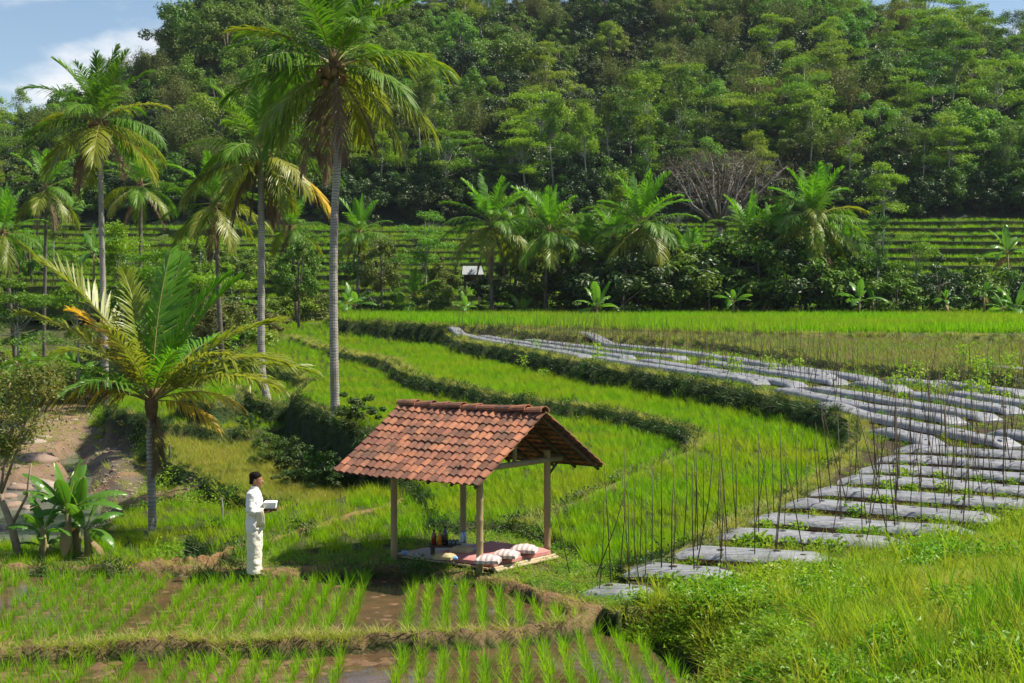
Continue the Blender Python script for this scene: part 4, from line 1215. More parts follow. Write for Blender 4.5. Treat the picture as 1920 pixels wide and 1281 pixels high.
def kind_at(px, py):
    """what grows where on the hill, as seen in the photograph"""
    w = {'flat': .28, 'slim': .14, 'round': .26, 'plume': .12, 'dome': .12, 'rust': .005}
    if 330 < px < 640 and py < 110: w = {'dome': 1}
    elif 200 < px < 620 and py < 330: w = {'plume': .75, 'round': .25}
    elif px > 1500 and py < 250: w = {'flat': .35, 'round': .4, 'slim': .15, 'plume': .1}
    elif 640 < px < 960 and 60 < py < 180: w = {'dome': .6, 'round': .3, 'plume': .1}
    elif py > 260: w = {'slim': .5, 'flat': .3, 'round': .15, 'plume': .05}
    elif 950 < px < 1500 and py < 110: w = {'plume': .5, 'round': .3, 'rust': .03, 'flat': .17}
    k = list(w); p = np.array([w[q] for q in k]); return k[int(rng.choice(len(k), p=p / p.sum()))]
n_tr = 0; HILL = {}
for tries in range(40000):
    y = 207 + 132 * rng.uniform() ** .9
    x = rng.uniform(-.385, .385) * y
    md = 6.2 + 3.2 * (y - 207) / 130
    if y < 216: md = 4.2
    if not try_add(x, y, md): continue
    z = float(gz(x, y)); px = CX + x * FPX / y; py = HY - (z + 8 - ZC) * FPX / y
    spots.append((x, y, z)); k = kind_at(px, py)
    lb, nm, nv, ml = KIND[k]
    key = ('flat' if k == 'rust' else k) + str(int(rng.integers(0, nv)))
    s = rng.uniform(.72, 1.15) * (1.0 if y > 214 else .85)
    if 330 < px < 600 and py < 110: s *= 1.25
    if px < 320: s *= .78
    t_o = tree(nm, lb, key, (x, y, z - .3), s, rng.uniform(.85, 1.15), rng.uniform(0, 6.28), ml[int(rng.integers(0, len(ml)))], None, 'trees of the wooded hillside')
    band = 'along the foot' if y < 216 else 'on the lower slope' if y < 245 else 'on the middle slope' if y < 280 else 'on the upper slope' if y < 312 else 'along the crest'
    HILL.setdefault((k, band), []).append((t_o, px))
    n_tr += 1
    if n_tr >= 300: break
HK = {'flat': 'flat-topped pale-trunked tree', 'slim': 'tall slim pale-trunked tree', 'round': 'leafy round-crowned tree', 'plume': 'feathery olive bamboo clump', 'dome': 'dense dark domed tree', 'rust': 'rust-brown tree'}
for (k, band), it in HILL.items(): rank_labels(it, HK[k] + ', %s from left ' + band + ' of the wooded hill')
# the rest of the wood: undergrowth and young trees seen as one mass
def lib_from(key, items):
    c = bpy.data.collections.new(key + '_sources')
    for i, (me, m) in enumerate(items):
        me = me.copy(); me.materials.clear(); me.materials.append(m)
        c.objects.link(bpy.data.objects.new(f'{key}_source_{i:02d}', me))
    LIB[key] = (c, len(items))
lib_from('under', [(PROTO['bush0'][1], M_T4), (PROTO['bush1'][1], M_T2), (PROTO['bush0'][1], M_T2), (PROTO['bush1'][1], M_T4), (PROTO['bush0'][1], M_T2)])  # mostly dark leaves, painting in the shade of gaps between the trees
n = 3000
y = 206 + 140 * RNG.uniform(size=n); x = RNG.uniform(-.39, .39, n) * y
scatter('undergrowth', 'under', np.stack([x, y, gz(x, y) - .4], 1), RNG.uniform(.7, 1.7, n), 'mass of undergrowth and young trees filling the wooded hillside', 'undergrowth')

# ------------------------------------------------------------------ single trees and shrubs of the middle distance
def put(name, label, kind, px, py, Y, h, wide=1.0, leafm=None, bark=None, rz=0.0, group=None, cat='tree'):
    p = at(px, py, Y); p.z = float(gz(p.x, p.y)) if Y < 139 else max(float(gz(p.x, p.y)), p.z)
    return tree(name, label, kind, p, h, wide, rz, leafm, bark, group, cat)
put('broadleaf_tree', 'dark round bushy tree beside the small pale-roofed hut', 'round0', 828, 580, 128, .46, .8, M_T4)
put('broadleaf_tree', 'bright green flat-crowned tree with a bare pale trunk left of the hut', 'flat0', 800, 585, 126, .63, .85, M_BRIGHT)
put('broadleaf_tree', 'fresh green tree before the dark wood at the right end of the terraces', 'flat1', 1655, 480, 165, .72, .95, M_T1)
put('broadleaf_tree', 'slim pale-trunked tree standing in the green belt right of the leaning palm', 'slim0', 1645, 590, 119, .5, .7, M_T4)
put('broadleaf_tree', 'small feathery tree in front of the right-hand terraces', 'flat2', 1718, 580, 122, .5, .7, M_T1)
put('broadleaf_tree', 'thin-trunked flat-crowned tree left of the far left palm', 'flat1', 150, 640, 96, .62, .8, M_T1)
put('broadleaf_tree', 'slim bare-stemmed tree just right of the far left palm', 'slim1', 222, 640, 96, .68, .9, M_T1)
put('broadleaf_tree', 'forked pale tree between the far left palm and bent-trunk palm', 'flat2', 296, 640, 98, .66, .95, M_T1)
put('broadleaf_tree', 'flat-crowned tree behind the bent-trunk palm', 'flat0', 380, 640, 100, .72, 1.0, M_T1)
put('broadleaf_tree', 'low spreading tree at the left edge before the terraces', 'flat1', 40, 620, 108, .66, 1.1, M_T4)
put('broadleaf_tree', 'bright bush-like tree at the left edge under the wood', 'round1', 60, 560, 150, .55, 1.0, M_BRIGHT)
put('broadleaf_tree', 'dark leafy tree right of the bent trunk', 'round2', 560, 610, 112, .55, .75, M_T4)
put('broadleaf_tree', 'leafy tree between the bent trunk and the thicket', 'round1', 420, 650, 94, .42, 1.0, M_T3)
put('broadleaf_tree', 'thin tree on the terraces at far left', 'slim0', 100, 520, 140, .45, .9, M_T4)
for px_, py_, Y_, h_, kd, mt, lb_ in [(715, 585, 132, .55, 'round2', M_T4, 'rounded tree between the tallest trunk and the flat-crowned tree'), (970, 585, 136, .8, 'flat2', M_T4, 'flat-crowned tree rising behind the two palms nearest the hut'), (1065, 585, 134, .78, 'round0', M_T4, 'leafy tree rising behind the small palm of the far row'), (1255, 585, 136, .75, 'round1', M_T2, 'dark leafy tree behind the low yellowish palm'), (1420, 585, 136, .62, 'round2', M_T3, 'olive tree under the right side of the bare tree'), (1600, 585, 132, .62, 'round0', M_T4, 'leafy tree right of the large leaning palm'), (1170, 585, 138, .8, 'slim1', M_T1, 'slim tree behind the broad-crowned palm')]:
    put('broadleaf_tree', lb_, kd, px_, py_, Y_, h_, .85, mt)
SHR = [(960, 592, 1.0), (1000, 594, .9), (1060, 592, 1.05), (1130, 593, 1.0), (1165, 592, 1.15), (1225, 592, 1.1), (1275, 593, 1.2), (1320, 592, 1.2), (1350, 592, 1.3), (1385, 592, 1.35), (1430, 592, 1.3), (1475, 592, 1.25), (1500, 592, 1.1), (1540, 592, 1.2), (1575, 593, 1.4), (1600, 592, 1.1),
       (1630, 593, .9), (1680, 592, .8), (1730, 593, .85), (1760, 592, .9), (1800, 594, .85), (1850, 594, .9), (1900, 594, .9), (1945, 595, .95), (912, 594, .4), (815, 592, .6), (730, 592, .55), (700, 590, .5), (1100, 590, 1.2), (1200, 588, 1.3), (1300, 588, 1.4), (1450, 588, 1.4)]
rng = np.random.default_rng(9); sl_ = []
for i, (px, py, h) in enumerate(SHR):
    p = at(px, py, 118 + rng.uniform(0, 7)); p.z = float(gz(p.x, p.y)) - .2
    sl_.append((tree('shrub', 'dark leafy shrub', f'bush{i % 2}', p, h * (1.2 if px > 920 else .95), rng.uniform(.9, 1.25), rng.uniform(0, 6.28), [M_T2, M_T4, M_T4, M_T2][i % 4], None, 'shrubs along the far edge of the fields', 'shrub'), px))
rank_labels(sl_, 'dark leafy shrub, %s from left in the green belt beyond the fields')
sl_ = []
for i, (px, py, Y, h) in enumerate([(15, 650, 100, .8), (70, 655, 98, .7), (120, 660, 96, .7), (180, 670, 92, .7), (235, 675, 92, .8), (300, 680, 88, .75), (340, 690, 86, .7), (390, 680, 90, .85), (425, 668, 95, .8), (455, 655, 100, .9), (480, 640, 106, .8), (470, 615, 116, 1.0), (520, 604, 122, .9), (560, 602, 123, .8), (600, 600, 124, .8), (440, 590, 125, 1.2), (380, 600, 118, 1.2), (320, 605, 116, 1.1), (250, 610, 114, 1.1), (180, 615, 112, 1.0), (110, 610, 114, 1.0), (40, 610, 116, 1.0), (-20, 620, 112, 1.0)]):
    p = at(px, py, Y); p.z = float(gz(p.x, p.y)) - .2
    sl_.append((tree('shrub', 'leafy shrub', f'bush{i % 2}', p, h * .9, rng.uniform(.9, 1.3), rng.uniform(0, 6.28), [M_T4, M_T1, M_T3, M_T2][i % 4], None, 'shrubs of the thicket behind the short palm', 'shrub'), px))
rank_labels(sl_, 'leafy shrub, %s from left in the thicket behind the short palm')
sl_ = []
rng = np.random.default_rng(19)
for i in range(60):   # scattered trees on the far left terraces
    x = rng.uniform(-66, -12); y = rng.uniform(144, 200)
    z = max([float(np.interp(x, e[0], e[2])) for e in FAR_EDGES[:14] if np.interp(x, e[0], e[1]) < y] or [4])
    sl_.append((tree('terrace_shrub', 'shrub on terraces', f'bush{i % 2}', (x, y, z - .2), rng.uniform(.4, 1.1), rng.uniform(.8, 1.2), rng.uniform(0, 6.28), [M_T4, M_T1][i % 2], None, 'shrubs on the far left terraces', 'shrub'), x / y))
rank_labels(sl_, 'shrub, %s from left on the far left rice terraces')
# bush clumps added as the shaded grass mass on the bank below the tallest palm
rng = np.random.default_rng(29); sl_ = []
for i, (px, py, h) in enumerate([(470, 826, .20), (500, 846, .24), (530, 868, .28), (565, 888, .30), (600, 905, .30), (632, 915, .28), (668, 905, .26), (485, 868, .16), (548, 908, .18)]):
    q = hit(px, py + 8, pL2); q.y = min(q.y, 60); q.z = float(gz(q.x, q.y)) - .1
    sl_.append((tree('shaded_grass_clump', 'bush clump for shaded grass', f'bush{i % 2}', q, h, rng.uniform(.9, 1.3), rng.uniform(0, 6.28), [M_GRASS_SHADE, M_T4, M_GRASS_SHADE][i % 3], None, 'clumps for shaded grass on the bank below the tallest palm', 'shrub'), px))
rank_labels(sl_, 'bush clump for shaded grass, %s from left on the bank below the tallest palm')
# the leaning tree at the left edge
p = hit(40, 1046, lambda Y: -.65); p.z = float(gz(p.x, p.y))
lt = empty('leaning_tree', p); tag(lt, 'small tree with a leaning bare trunk and fine leaves at the left edge', 'tree')
mb = MB()
def lpt(px, py, dy=0): return tuple(at(px, py, p.y + dy) - p)
mb.tube([(0, 0, -.2), lpt(22, 985), lpt(0, 930), lpt(-14, 880)], [.085, .075, .06, .05], 9)
TW = [[(0, 930), (8, 870), (22, 800), (40, 740)], [(-5, 910), (-8, 820), (10, 760), (20, 715)], [(2, 925), (30, 850), (62, 790), (85, 760)], [(-14, 880), (-30, 800), (-40, 740)], [(8, 870), (45, 800), (70, 720)], [(22, 985), (50, 930), (58, 870)]]
for i, t_ in enumerate(TW):
    mb.tube([lpt(x, y, .15 * math.sin(i * 2.2) * k) for k, (x, y) in enumerate(t_)], [.035 / (1 + .5 * k) for k in range(len(t_))], 6)
mb.obj('trunk', solid('brown_grey_bark', (.20, .15, .11, 1), (.32, .25, .19, 1), 4, .9, .1, .4, 20), lt, True)
rng = np.random.default_rng(4); cv = []; cn = []
for i in range(70):
    px_ = rng.uniform(-60, 108); py_ = 690 + 190 * rng.uniform() ** 1.1
    if px_ > 70 and py_ > 800: continue
    if px_ > 30 and py_ > 850: continue
    c = np.array(at(px_, py_, p.y + rng.normal(0, .4)) - p); k = int(rng.uniform(60, 130))
    cv.append(c + rng.normal(size=(k, 3)) * np.array([.14, .14, .09])); cn.append(unit(rng.normal(size=(k, 3)) * .7 + np.array([0, 0, .8])))
cv = np.concatenate(cv); cn = np.concatenate(cn)
v, q = leaves(rng, cv, cn, .085 * rng.uniform(.6, 1.3, len(cv)), .05 * rng.uniform(.6, 1.3, len(cv)))
link('crown', mesh_np('crown', v, [q], leaf_mat('leaf_small_tree', L(.10, .16, .03), L(.14, .18, .035), L(.2, .17, .05), .36, .5, 2.0)), lt)
# the bare brown umbrella tree beyond the far palms
p = at(1352, 470, 150); p.z = max(4.0, float(gz(p.x, p.y)))
bt = empty('bare_tree', p); tag(bt, 'wide bare umbrella-shaped tree with rust-brown twigs above the far palms', 'tree')
mb = MB(); rng = np.random.default_rng(15); tips = []
def bp(px, py, dy=0): return np.array(at(px, py, 150 + dy) - p)
trunk_top = bp(1350, 425)
mb.tube([(0, 0, -1), tuple(trunk_top)], [.38, .28], 9)
for i in range(17):
    a = i * 2.4; ex = 1345 + 140 * math.cos(a) * (0.35 + .65 * (i % 3) / 2); dy = 6 * math.sin(a)
    end = bp(ex, 292 + 26 * abs(ex - 1345) / 140 + rng.uniform(-14, 14), dy)
    m1 = trunk_top * .55 + end * .45 + np.array([0, 0, -.6]) + rng.normal(0, .25, 3)
    m2 = trunk_top * .2 + end * .8 + np.array([0, 0, -.1]) + rng.normal(0, .2, 3)
    mb.tube([tuple(trunk_top), tuple(m1), tuple(m2), tuple(end)], [.2, .13, .08, .03], 6)
    for j in range(9):
        st = m1 * (1 - j / 9) + end * (j / 9)
        e2 = st + np.array([rng.normal(0, 1.2), rng.normal(0, 1.2), rng.uniform(.2, 1.4)])
        mb.tube([tuple(st), tuple((st + e2) / 2 + rng.normal(0, .12, 3)), tuple(e2)], [.05, .035, .012], 4, False)
        tips += [e2, (st + e2) / 2, end + rng.normal(0, .5, 3)]
mb.obj('trunk', solid('grey_brown_bark', (.12, .11, .10, 1), (.20, .185, .165, 1), 3, .9, .1), bt, True)
tips = np.array(tips); cv = np.concatenate([t_ + rng.normal(size=(8, 3)) * np.array([.55, .55, .28]) for t_ in tips])
v, q = leaves(rng, cv, unit(rng.normal(size=cv.shape)), rng.uniform(.25, .6, len(cv)), .06)
link('twigs', mesh_np('twigs', v, [q], leaf_mat('rusty_twigs', L(.095, .075, .06), L(.12, .095, .075), None, .15, .7)), bt)

# ------------------------------------------------------------------ the pavilion
M_POST = solid('weathered_bamboo', (.25, .18, .09, 1), (.36, .27, .14, 1), 2.5, .6, .3, .25, 16, vecscale=(1, 1, .25))
M_BEAM = solid('old_bamboo', (.20, .16, .09, 1), (.29, .24, .14, 1), 2.5, .65, .3, .25, 16)
M_WOODD = solid('dark_timber', (.06, .045, .032, 1), (.10, .075, .05, 1), 3, .8, .2, .3, 20)
tm, tn, tout = mat_nodes('clay_tile')
ti = tn.nodes.new('ShaderNodeObjectInfo')
tr_ = tn.nodes.new('ShaderNodeValToRGB'); cr_ = tr_.color_ramp
cr_.elements[0].position = 0; cr_.elements[0].color = (.13, .058, .038, 1)
cr_.elements[1].position = 1; cr_.elements[1].color = (.38, .165, .092, 1)
for ps, cc in ((.2, (.18, .08, .055, 1)), (.45, (.255, .108, .07, 1)), (.75, (.33, .135, .075, 1))):
    e_ = cr_.elements.new(ps); e_.color = cc
tn.links.new(ti.outputs['Random'], tr_.inputs[0])
tc1 = mixc(tn, noise_fac(tn, 3.0, .45, .68, 6), tr_.outputs[0], (.10, .062, .045, 1))
tc2 = mixc(tn, noise_fac(tn, 17.0, .6, .8, 3), tc1, (.36, .25, .17, 1))
tb = tn.nodes.new('ShaderNodeBsdfPrincipled'); tb.inputs['Roughness'].default_value = .8; tb.inputs['Specular IOR Level'].default_value = .2
tn.links.new(tc2, tb.inputs['Base Color'])
tbp = tn.nodes.new('ShaderNodeBump'); tbp.inputs['Strength'].default_value = .4; tbp.inputs['Distance'].default_value = .01
tn.links.new(noise_fac(tn, 40, .2, .8, 5), tbp.inputs['Height']); tn.links.new(tbp.outputs[0], tb.inputs['Normal'])
tn.links.new(tb.outputs[0], tout.inputs['Surface'])
M_TILE = tm

PAV = Vector((-.71, 25.86, 0)); PA = -math.atan2(.622, .783)
pav = empty('garden_pavilion', PAV, PA)
tag(pav, 'open bamboo-posted pavilion with an orange-brown clay tile roof in the rice fields', 'pavilion')
# local frame: x along the ridge (towards right and the viewer), y to the back
EH, RH, HL, RUN = 1.55, 2.60, 1.62, 1.72      # eave height, ridge height, half ridge length, horizontal run of a slope
PX, PYV = .96, .92
def bamboo(mb, a, b_, r, nodes=6, sides=9):
    a = Vector(a); b_ = Vector(b_); P_ = []; R_ = []
    for i in range(nodes + 1):
        t = i / nodes
        for dt, k in ((-.012, 1.0), (0, 1.13), (.012, 1.0)):
            tt = min(1, max(0, t + dt))
            P_.append(a.lerp(b_, tt)); R_.append(r * k)
    mb.tube(P_, R_, sides)
for sx, sy in ((-1, -1), (1, -1), (1, 1), (-1, 1)):
    mb = MB(); hgt = 1.86
    bamboo(mb, (sx * PX, sy * PYV, -.15), (sx * PX, sy * PYV, hgt), .058, 6, 12)
    mb.obj('post', M_POST, pav, True)
for sy in (-1, 1):
    mb = MB(); bamboo(mb, (-HL + .1, sy * PYV, 1.90), (HL - .05, sy * PYV, 1.90), .045, 8); mb.obj('eave_beam', M_BEAM, pav, True)
for sx in (-1, 1):
    mb = MB(); bamboo(mb, (sx * (PX + .02), -1.28, 1.70), (sx * (PX + .02), 1.28, 1.70), .05, 6); mb.obj('tie_beam', M_BEAM, pav, True)
    mb = MB(); bamboo(mb, (sx * PX, 0, 1.74), (sx * PX, 0, RH - .12), .04, 3); mb.obj('king_post', M_BEAM, pav, True)
    mb = MB(); mb.box((sx * (PX + .02), -.62, 1.81), (.06, .07, .2)); mb.obj('block', M_WOODD, pav)
mb = MB(); bamboo(mb, (-HL + .05, 0, RH - .1), (HL - .05, 0, RH - .1), .045, 8); mb.obj('ridge_beam', M_BEAM, pav, True)
for sx in (-1, 1):
    for sy in (-1, 1):
        mb = MB(); mb.tube([(sx * PX, sy * (PYV + .03), 1.42), (sx * PX, sy * (PYV + .5), 1.80)], .022, 6); mb.obj('brace', M_WOODD, pav, True)
        
SL = math.atan2(RH - EH, RUN); SLEN = math.hypot(RUN, RH - EH)
NT, NRW = 21, 10
tw = 2 * HL / NT; tl_ = SLEN / NRW
# one S-shaped clay tile, 44 triangles
def tile_mesh(seed):
    r = np.random.default_rng(seed)
    xs = np.linspace(-.5, .5, 7) * tw * 1.13
    u = np.linspace(0, 1, 7)
    zz = np.array([.30, .75, 1.0, .72, .18, 0.0, .22]) * .038
    Lt = tl_ * 1.22
    th = .014
    V = []
    for yy, dz in ((-Lt / 2, .022), (Lt / 2, 0.0)):
        for a in (0, -th):
            V += [(x, yy, z + a + dz) for x, z in zip(xs, zz)]
    n = 7; q = []
    f_t, f_b, b_t, b_b = 0, n, 2 * n, 3 * n
    for i in range(n - 1):
        q += [(f_t + i, f_t + i + 1, b_t + i + 1, b_t + i), (f_b + i + 1, f_b + i, b_b + i, b_b + i + 1), (f_b + i, f_b + i + 1, f_t + i + 1, f_t + i), (b_t + i, b_t + i + 1, b_b + i + 1, b_b + i)]
    q += [(f_b, f_t, b_t, b_b), (f_t + n - 1, f_b + n - 1, b_b + n - 1, b_t + n - 1)]
    return mesh_np('tile', V, [np.array(q)], M_TILE, smooth=False)
TM = tile_mesh(0)
rng = np.random.default_rng(2)
def slope_matrix(sy):
    """local axes of a roof slope: origin at the ridge, x along the ridge, y up the slope"""
    up = Vector((0, -sy * math.cos(SL), math.sin(SL)))
    nx = Vector((1, 0, 0)) if sy < 0 else Vector((-1, 0, 0))
    nz = nx.cross(up)
    M = Matrix((nx, up, nz)).transposed().to_4x4()
    return M
for sy in (-1, 1):
    mb = MB()
    for k in range(7):     # rafters
        x = -HL + .12 + k * (2 * HL - .24) / 6
        a = Vector((x, 0, RH - .06)); b_ = Vector((x, sy * (RUN - .03), EH - .045))
        mb.tube([a, b_], .028, 6)
    for k in range(NRW + 1):   # battens
        t = (k + .3) / (NRW + .6)
        c = Vector((0, sy * RUN * t, RH - (RH - EH) * t - .022))
        mb.box(c, (2 * HL - .06, .035, .022), Euler((sy * -SL, 0, 0)))
    rf = mb.obj('roof_slope', M_WOODD, pav)
    M = slope_matrix(sy)
    rest = MB()
    for r_ in range(NRW):
        for c in range(NT):
            d = (r_ + .5) * tl_ + rng.normal(0, .004)
            sag = .03 * math.sin(math.pi * (c + .5) / NT) + .018 * vnoise(c * .23, r_ * .31 + (5 if sy > 0 else 0), 4)
            x = -HL + (c + .5) * tw + rng.normal(0, .003)
            loc = Vector((x, sy * RUN * d / SLEN, RH - (RH - EH) * d / SLEN + .012 - sag))
            R3 = M.to_3x3() @ Euler((rng.normal(0, .018), rng.normal(0, .025), rng.normal(0, .02))).to_matrix()
            indiv = sy < 0 or (c >= NT - 5) or (c >= NT - 9 and r_ >= 0)
            if sy > 0: indiv = (c >= NT - 9)
            if indiv:
                o = link('tile', TM, rf); o.matrix_local = Matrix.Translation(loc) @ R3.to_4x4()
            else:
                v = np.array([R3 @ Vector(w.co) + loc for w in TM.vertices])
                rest.add(v, np.array([tuple(p.vertices) for p in TM.polygons]))
    if rest.n:
        o = rest.obj('tile_rows', M_TILE, rf); o['kind'] = 'stuff'
# ridge tiles, overlapping half-rounds, slightly disordered
def ridge_mesh():
    V = []; n = 8; Lr = 2 * HL / 9 * 1.15
    for x, k in ((-Lr / 2, 1.0), (Lr / 2, .86)):
        for rr in (1.0, .82):
            for i in range(n):
                a = math.pi * (-.06 + 1.12 * i / (n - 1))
                V.append((x, .115 * k * rr * math.cos(a), .085 * k * rr * math.sin(a)))
    q = []
    for i in range(n - 1):
        q += [(i, i + 1, 2 * n + i + 1, 2 * n + i), (n + i + 1, n + i, 3 * n + i, 3 * n + i + 1), (n + i, n + i + 1, i + 1, i), (2 * n + i, 2 * n + i + 1, 3 * n + i + 1, 3 * n + i)]
    q += [(0, 2 * n, 3 * n, n), (n - 1, 2 * n - 1, 4 * n - 1, 3 * n - 1)]
    return mesh_np('ridge_tile', V, [np.array(q)], M_TILE)
RM = ridge_mesh()
for i in range(9):
    o = link('ridge_tile', RM, pav, (-HL + (i + .5) * 2 * HL / 9, rng.normal(0, .012), RH + .035 - .03 * math.sin(math.pi * (i + .5) / 9) + rng.normal(0, .008)))
    o.rotation_euler = (rng.normal(0, .08), rng.normal(.05, .03), rng.normal(math.pi, .05))

# ------------------------------------------------------------------ things on the pavilion floor
def pav_obj(name, mb, mat, u, v, z, rz=0.0, smooth=False, label=None, cat=None, group=None):
    o = mb.obj(name, mat, None, smooth)
    o.location = PAV + Vector((u * .783 + v * .622, -u * .622 + v * .783, z)); o.rotation_euler = (0, 0, PA + rz)
    if label: tag(o, label, cat, group)
    return o
def uv_at(px, py, z):
    Y = FPX * (ZC - z) / (py - HY); X = (px - CX) * Y / FPX
    d = Vector((X, Y, 0)) - PAV
    return d.x * .783 - d.y * .622, d.x * .622 + d.y * .783
def soft_box(w, d, h, n=10, r=.05, puff=.0, seed=0, bumpy=.006):
    """rounded cushion-like slab"""
    V = []; rngb = np.random.default_rng(seed)
    nz = 5
    grid = np.linspace(-1, 1, n)
    mb = MB()
    def surf(top):
        P_ = []
        for a in grid:
            for b_ in grid:
                e = max(abs(a), abs(b_))
                z = (h * (.5 + .5 * math.sqrt(max(0, 1 - max(0, (e - (1 - 2 * r / min(w, d))) / (2 * r / min(w, d))) ** 2))) if r else h)
                z = z * (1 + puff * (1 - a * a) * (1 - b_ * b_)) + rngb.normal(0, bumpy)
                P_.append((a * w / 2, b_ * d / 2, z if top else 0.0))
        return np.array(P_)
    v = surf(True)
    q = [(i * n + j, (i + 1) * n + j, (i + 1) * n + j + 1, i * n + j + 1) for i in range(n - 1) for j in range(n - 1)]
    mb.add(v, q)
    v0 = v.copy(); v0[:, 2] = 0.0
    mb.add(v0, [tuple(reversed(k)) for k in q])
    edge = [i * n for i in range(n)] + [(n - 1) * n + j for j in range(1, n)] + [i * n + n - 1 for i in range(n - 2, -1, -1)] + [j for j in range(n - 2, 0, -1)]
    ring_t = v[edge]; ring_b = v0[edge]; m = len(edge)
    mb.add(np.concatenate([ring_t, ring_b]), [(i, (i + 1) % m, m + (i + 1) % m, m + i) for i in range(m)])
    return mb
M_MAT = solid('woven_grey_mat', (.33, .31, .27, 1), (.42, .395, .34, 1), 30, .85, .1, .3, 60)
M_PLAT = solid('bamboo_platform', (.36, .29, .18, 1), (.46, .38, .25, 1), 6, .7, .2, .2, 20)
M_BED = solid('red_mattress', (.45, .19, .18, 1), (.50, .24, .22, 1), 4, .85, .1, .25, 9)
M_PILLOW_W = solid('pale_cushion', (.62, .50, .47, 1), (.72, .61, .57, 1), 5, .85, .1)
cm, cn_, cout = mat_nodes('striped_cushion')
cb = cn_.nodes.new('ShaderNodeBsdfPrincipled'); cb.inputs['Roughness'].default_value = .85
cg = cn_.nodes.new('ShaderNodeTexCoord'); cw = cn_.nodes.new('ShaderNodeTexWave'); cw.inputs['Scale'].default_value = 3.4; cw.inputs['Distortion'].default_value = 2.5
cn_.links.new(cg.outputs['Object'], cw.inputs['Vector'])
cr2 = cn_.nodes.new('ShaderNodeMapRange'); cr2.inputs['From Min'].default_value = .42; cr2.inputs['From Max'].default_value = .5
cn_.links.new(cw.outputs['Fac'], cr2.inputs['Value'])
cn_.links.new(mixc(cn_, cr2.outputs[0], (.40, .31, .30, 1), (.66, .55, .52, 1)), cb.inputs['Base Color']); cn_.links.new(cb.outputs[0], cout.inputs['Surface'])
M_STRIPE = cm
# platform of bamboo slats with poles along the right edge
plat = empty('bamboo_platform', PAV, PA); tag(plat, 'low bamboo platform laid between the pavilion posts', 'platform')
rng = np.random.default_rng(3)
for i in range(17):
    mb = MB(); w_ = 2.16 / 17
    mb.box((-1.0 + (i + .5) * w_ + .03, rng.normal(0, .012), .055 + rng.normal(0, .003)), (w_ * .9, 1.66, .03)); mb.obj('slat', M_PLAT, plat)
for i, (v0, z0) in enumerate(((-.86, .05), (.86, .05))):
    mb = MB(); bamboo(mb, (-1.0, v0, z0), (1.2, v0, z0), .03, 6, 8); mb.obj('edge_pole', M_PLAT, plat, True)
for x_ in (-.99, 1.17, 1.235):
    mb = MB(); bamboo(mb, (x_, -.84, .065 if x_ < 1.2 else .04), (x_, .84, .065 if x_ < 1.2 else .04), .032, 5, 8); mb.obj('edge_pole', M_PLAT, plat, True)
mb = MB(); n = 14
v = [(-.98 + 1.0 * i / (n - 1), -.84 + 1.66 * j / (n - 1), .079 + .008 * float(vnoise(i * .4, j * .4, 7))) for i in range(n) for j in range(n)]
mb.add(v, [(i * n + j, (i + 1) * n + j, (i + 1) * n + j + 1, i * n + j + 1) for i in range(n - 1) for j in range(n - 1)])
pav_obj('floor_mat', mb, M_MAT, 0, 0, 0, 0, True, 'grey woven mat covering the left part of the pavilion platform', 'mat')
pav_obj('mattress', soft_box(1.32, 1.6, .11, 16, .06, .0, 1, .003), M_BED, .44, .03, .085, 0, True, 'flat red mattress on the right part of the pavilion platform', 'mattress')
def cushion(px, py, w, rz, mat, label, sd):
    u, v = uv_at(px, py, .21)
    return pav_obj('cushion', soft_box(w, w * .8, .10, 15, .2, .3, sd, .004), mat, u, v, .196, rz, True, label, 'cushion', 'cushions on the mattress')
cushion(915, 1053, .40, .5, M_STRIPE, 'striped cushion nearest the front post on the mattress', 21)
cushion(948, 1043, .42, .4, M_STRIPE, 'striped cushion in the middle of the three on the mattress', 22)
cushion(982, 1033, .44, .5, M_STRIPE, 'striped cushion at the back right corner of the mattress', 23)
M_BOX = solid('tan_cloth', (.36, .29, .15, 1), (.43, .35, .2, 1), 8, .85, .1)
for px, py, lb in ((833, 1046, 'tan folded cloth bundle on the front edge of the mattress'), (866, 1033, 'tan folded cloth bundle beside the low table')):
    u, v = uv_at(px, py, .21); pav_obj('cloth_bundle', soft_box(.34, .24, .09, 10, .07, .05, px, .003), M_BOX, u, v, .196 if px < 850 else .196, .2, True, lb, 'cloth')
M_BLUE = solid('blue_plastic', (.16, .32, .62, 1), (.22, .40, .70, 1), 6, .35, .5)
for px, py, lb in ((852, 1047, 'pale blue packet beside the front tan bundle'), (886, 1030, 'pale blue packet beside the rear tan bundle')):
    u, v = uv_at(px, py, .21); pav_obj('blue_packet', soft_box(.11, .08, .045, 8, .03, .1, px, .002), M_BLUE, u, v, .197, .6, True, lb, 'packet')
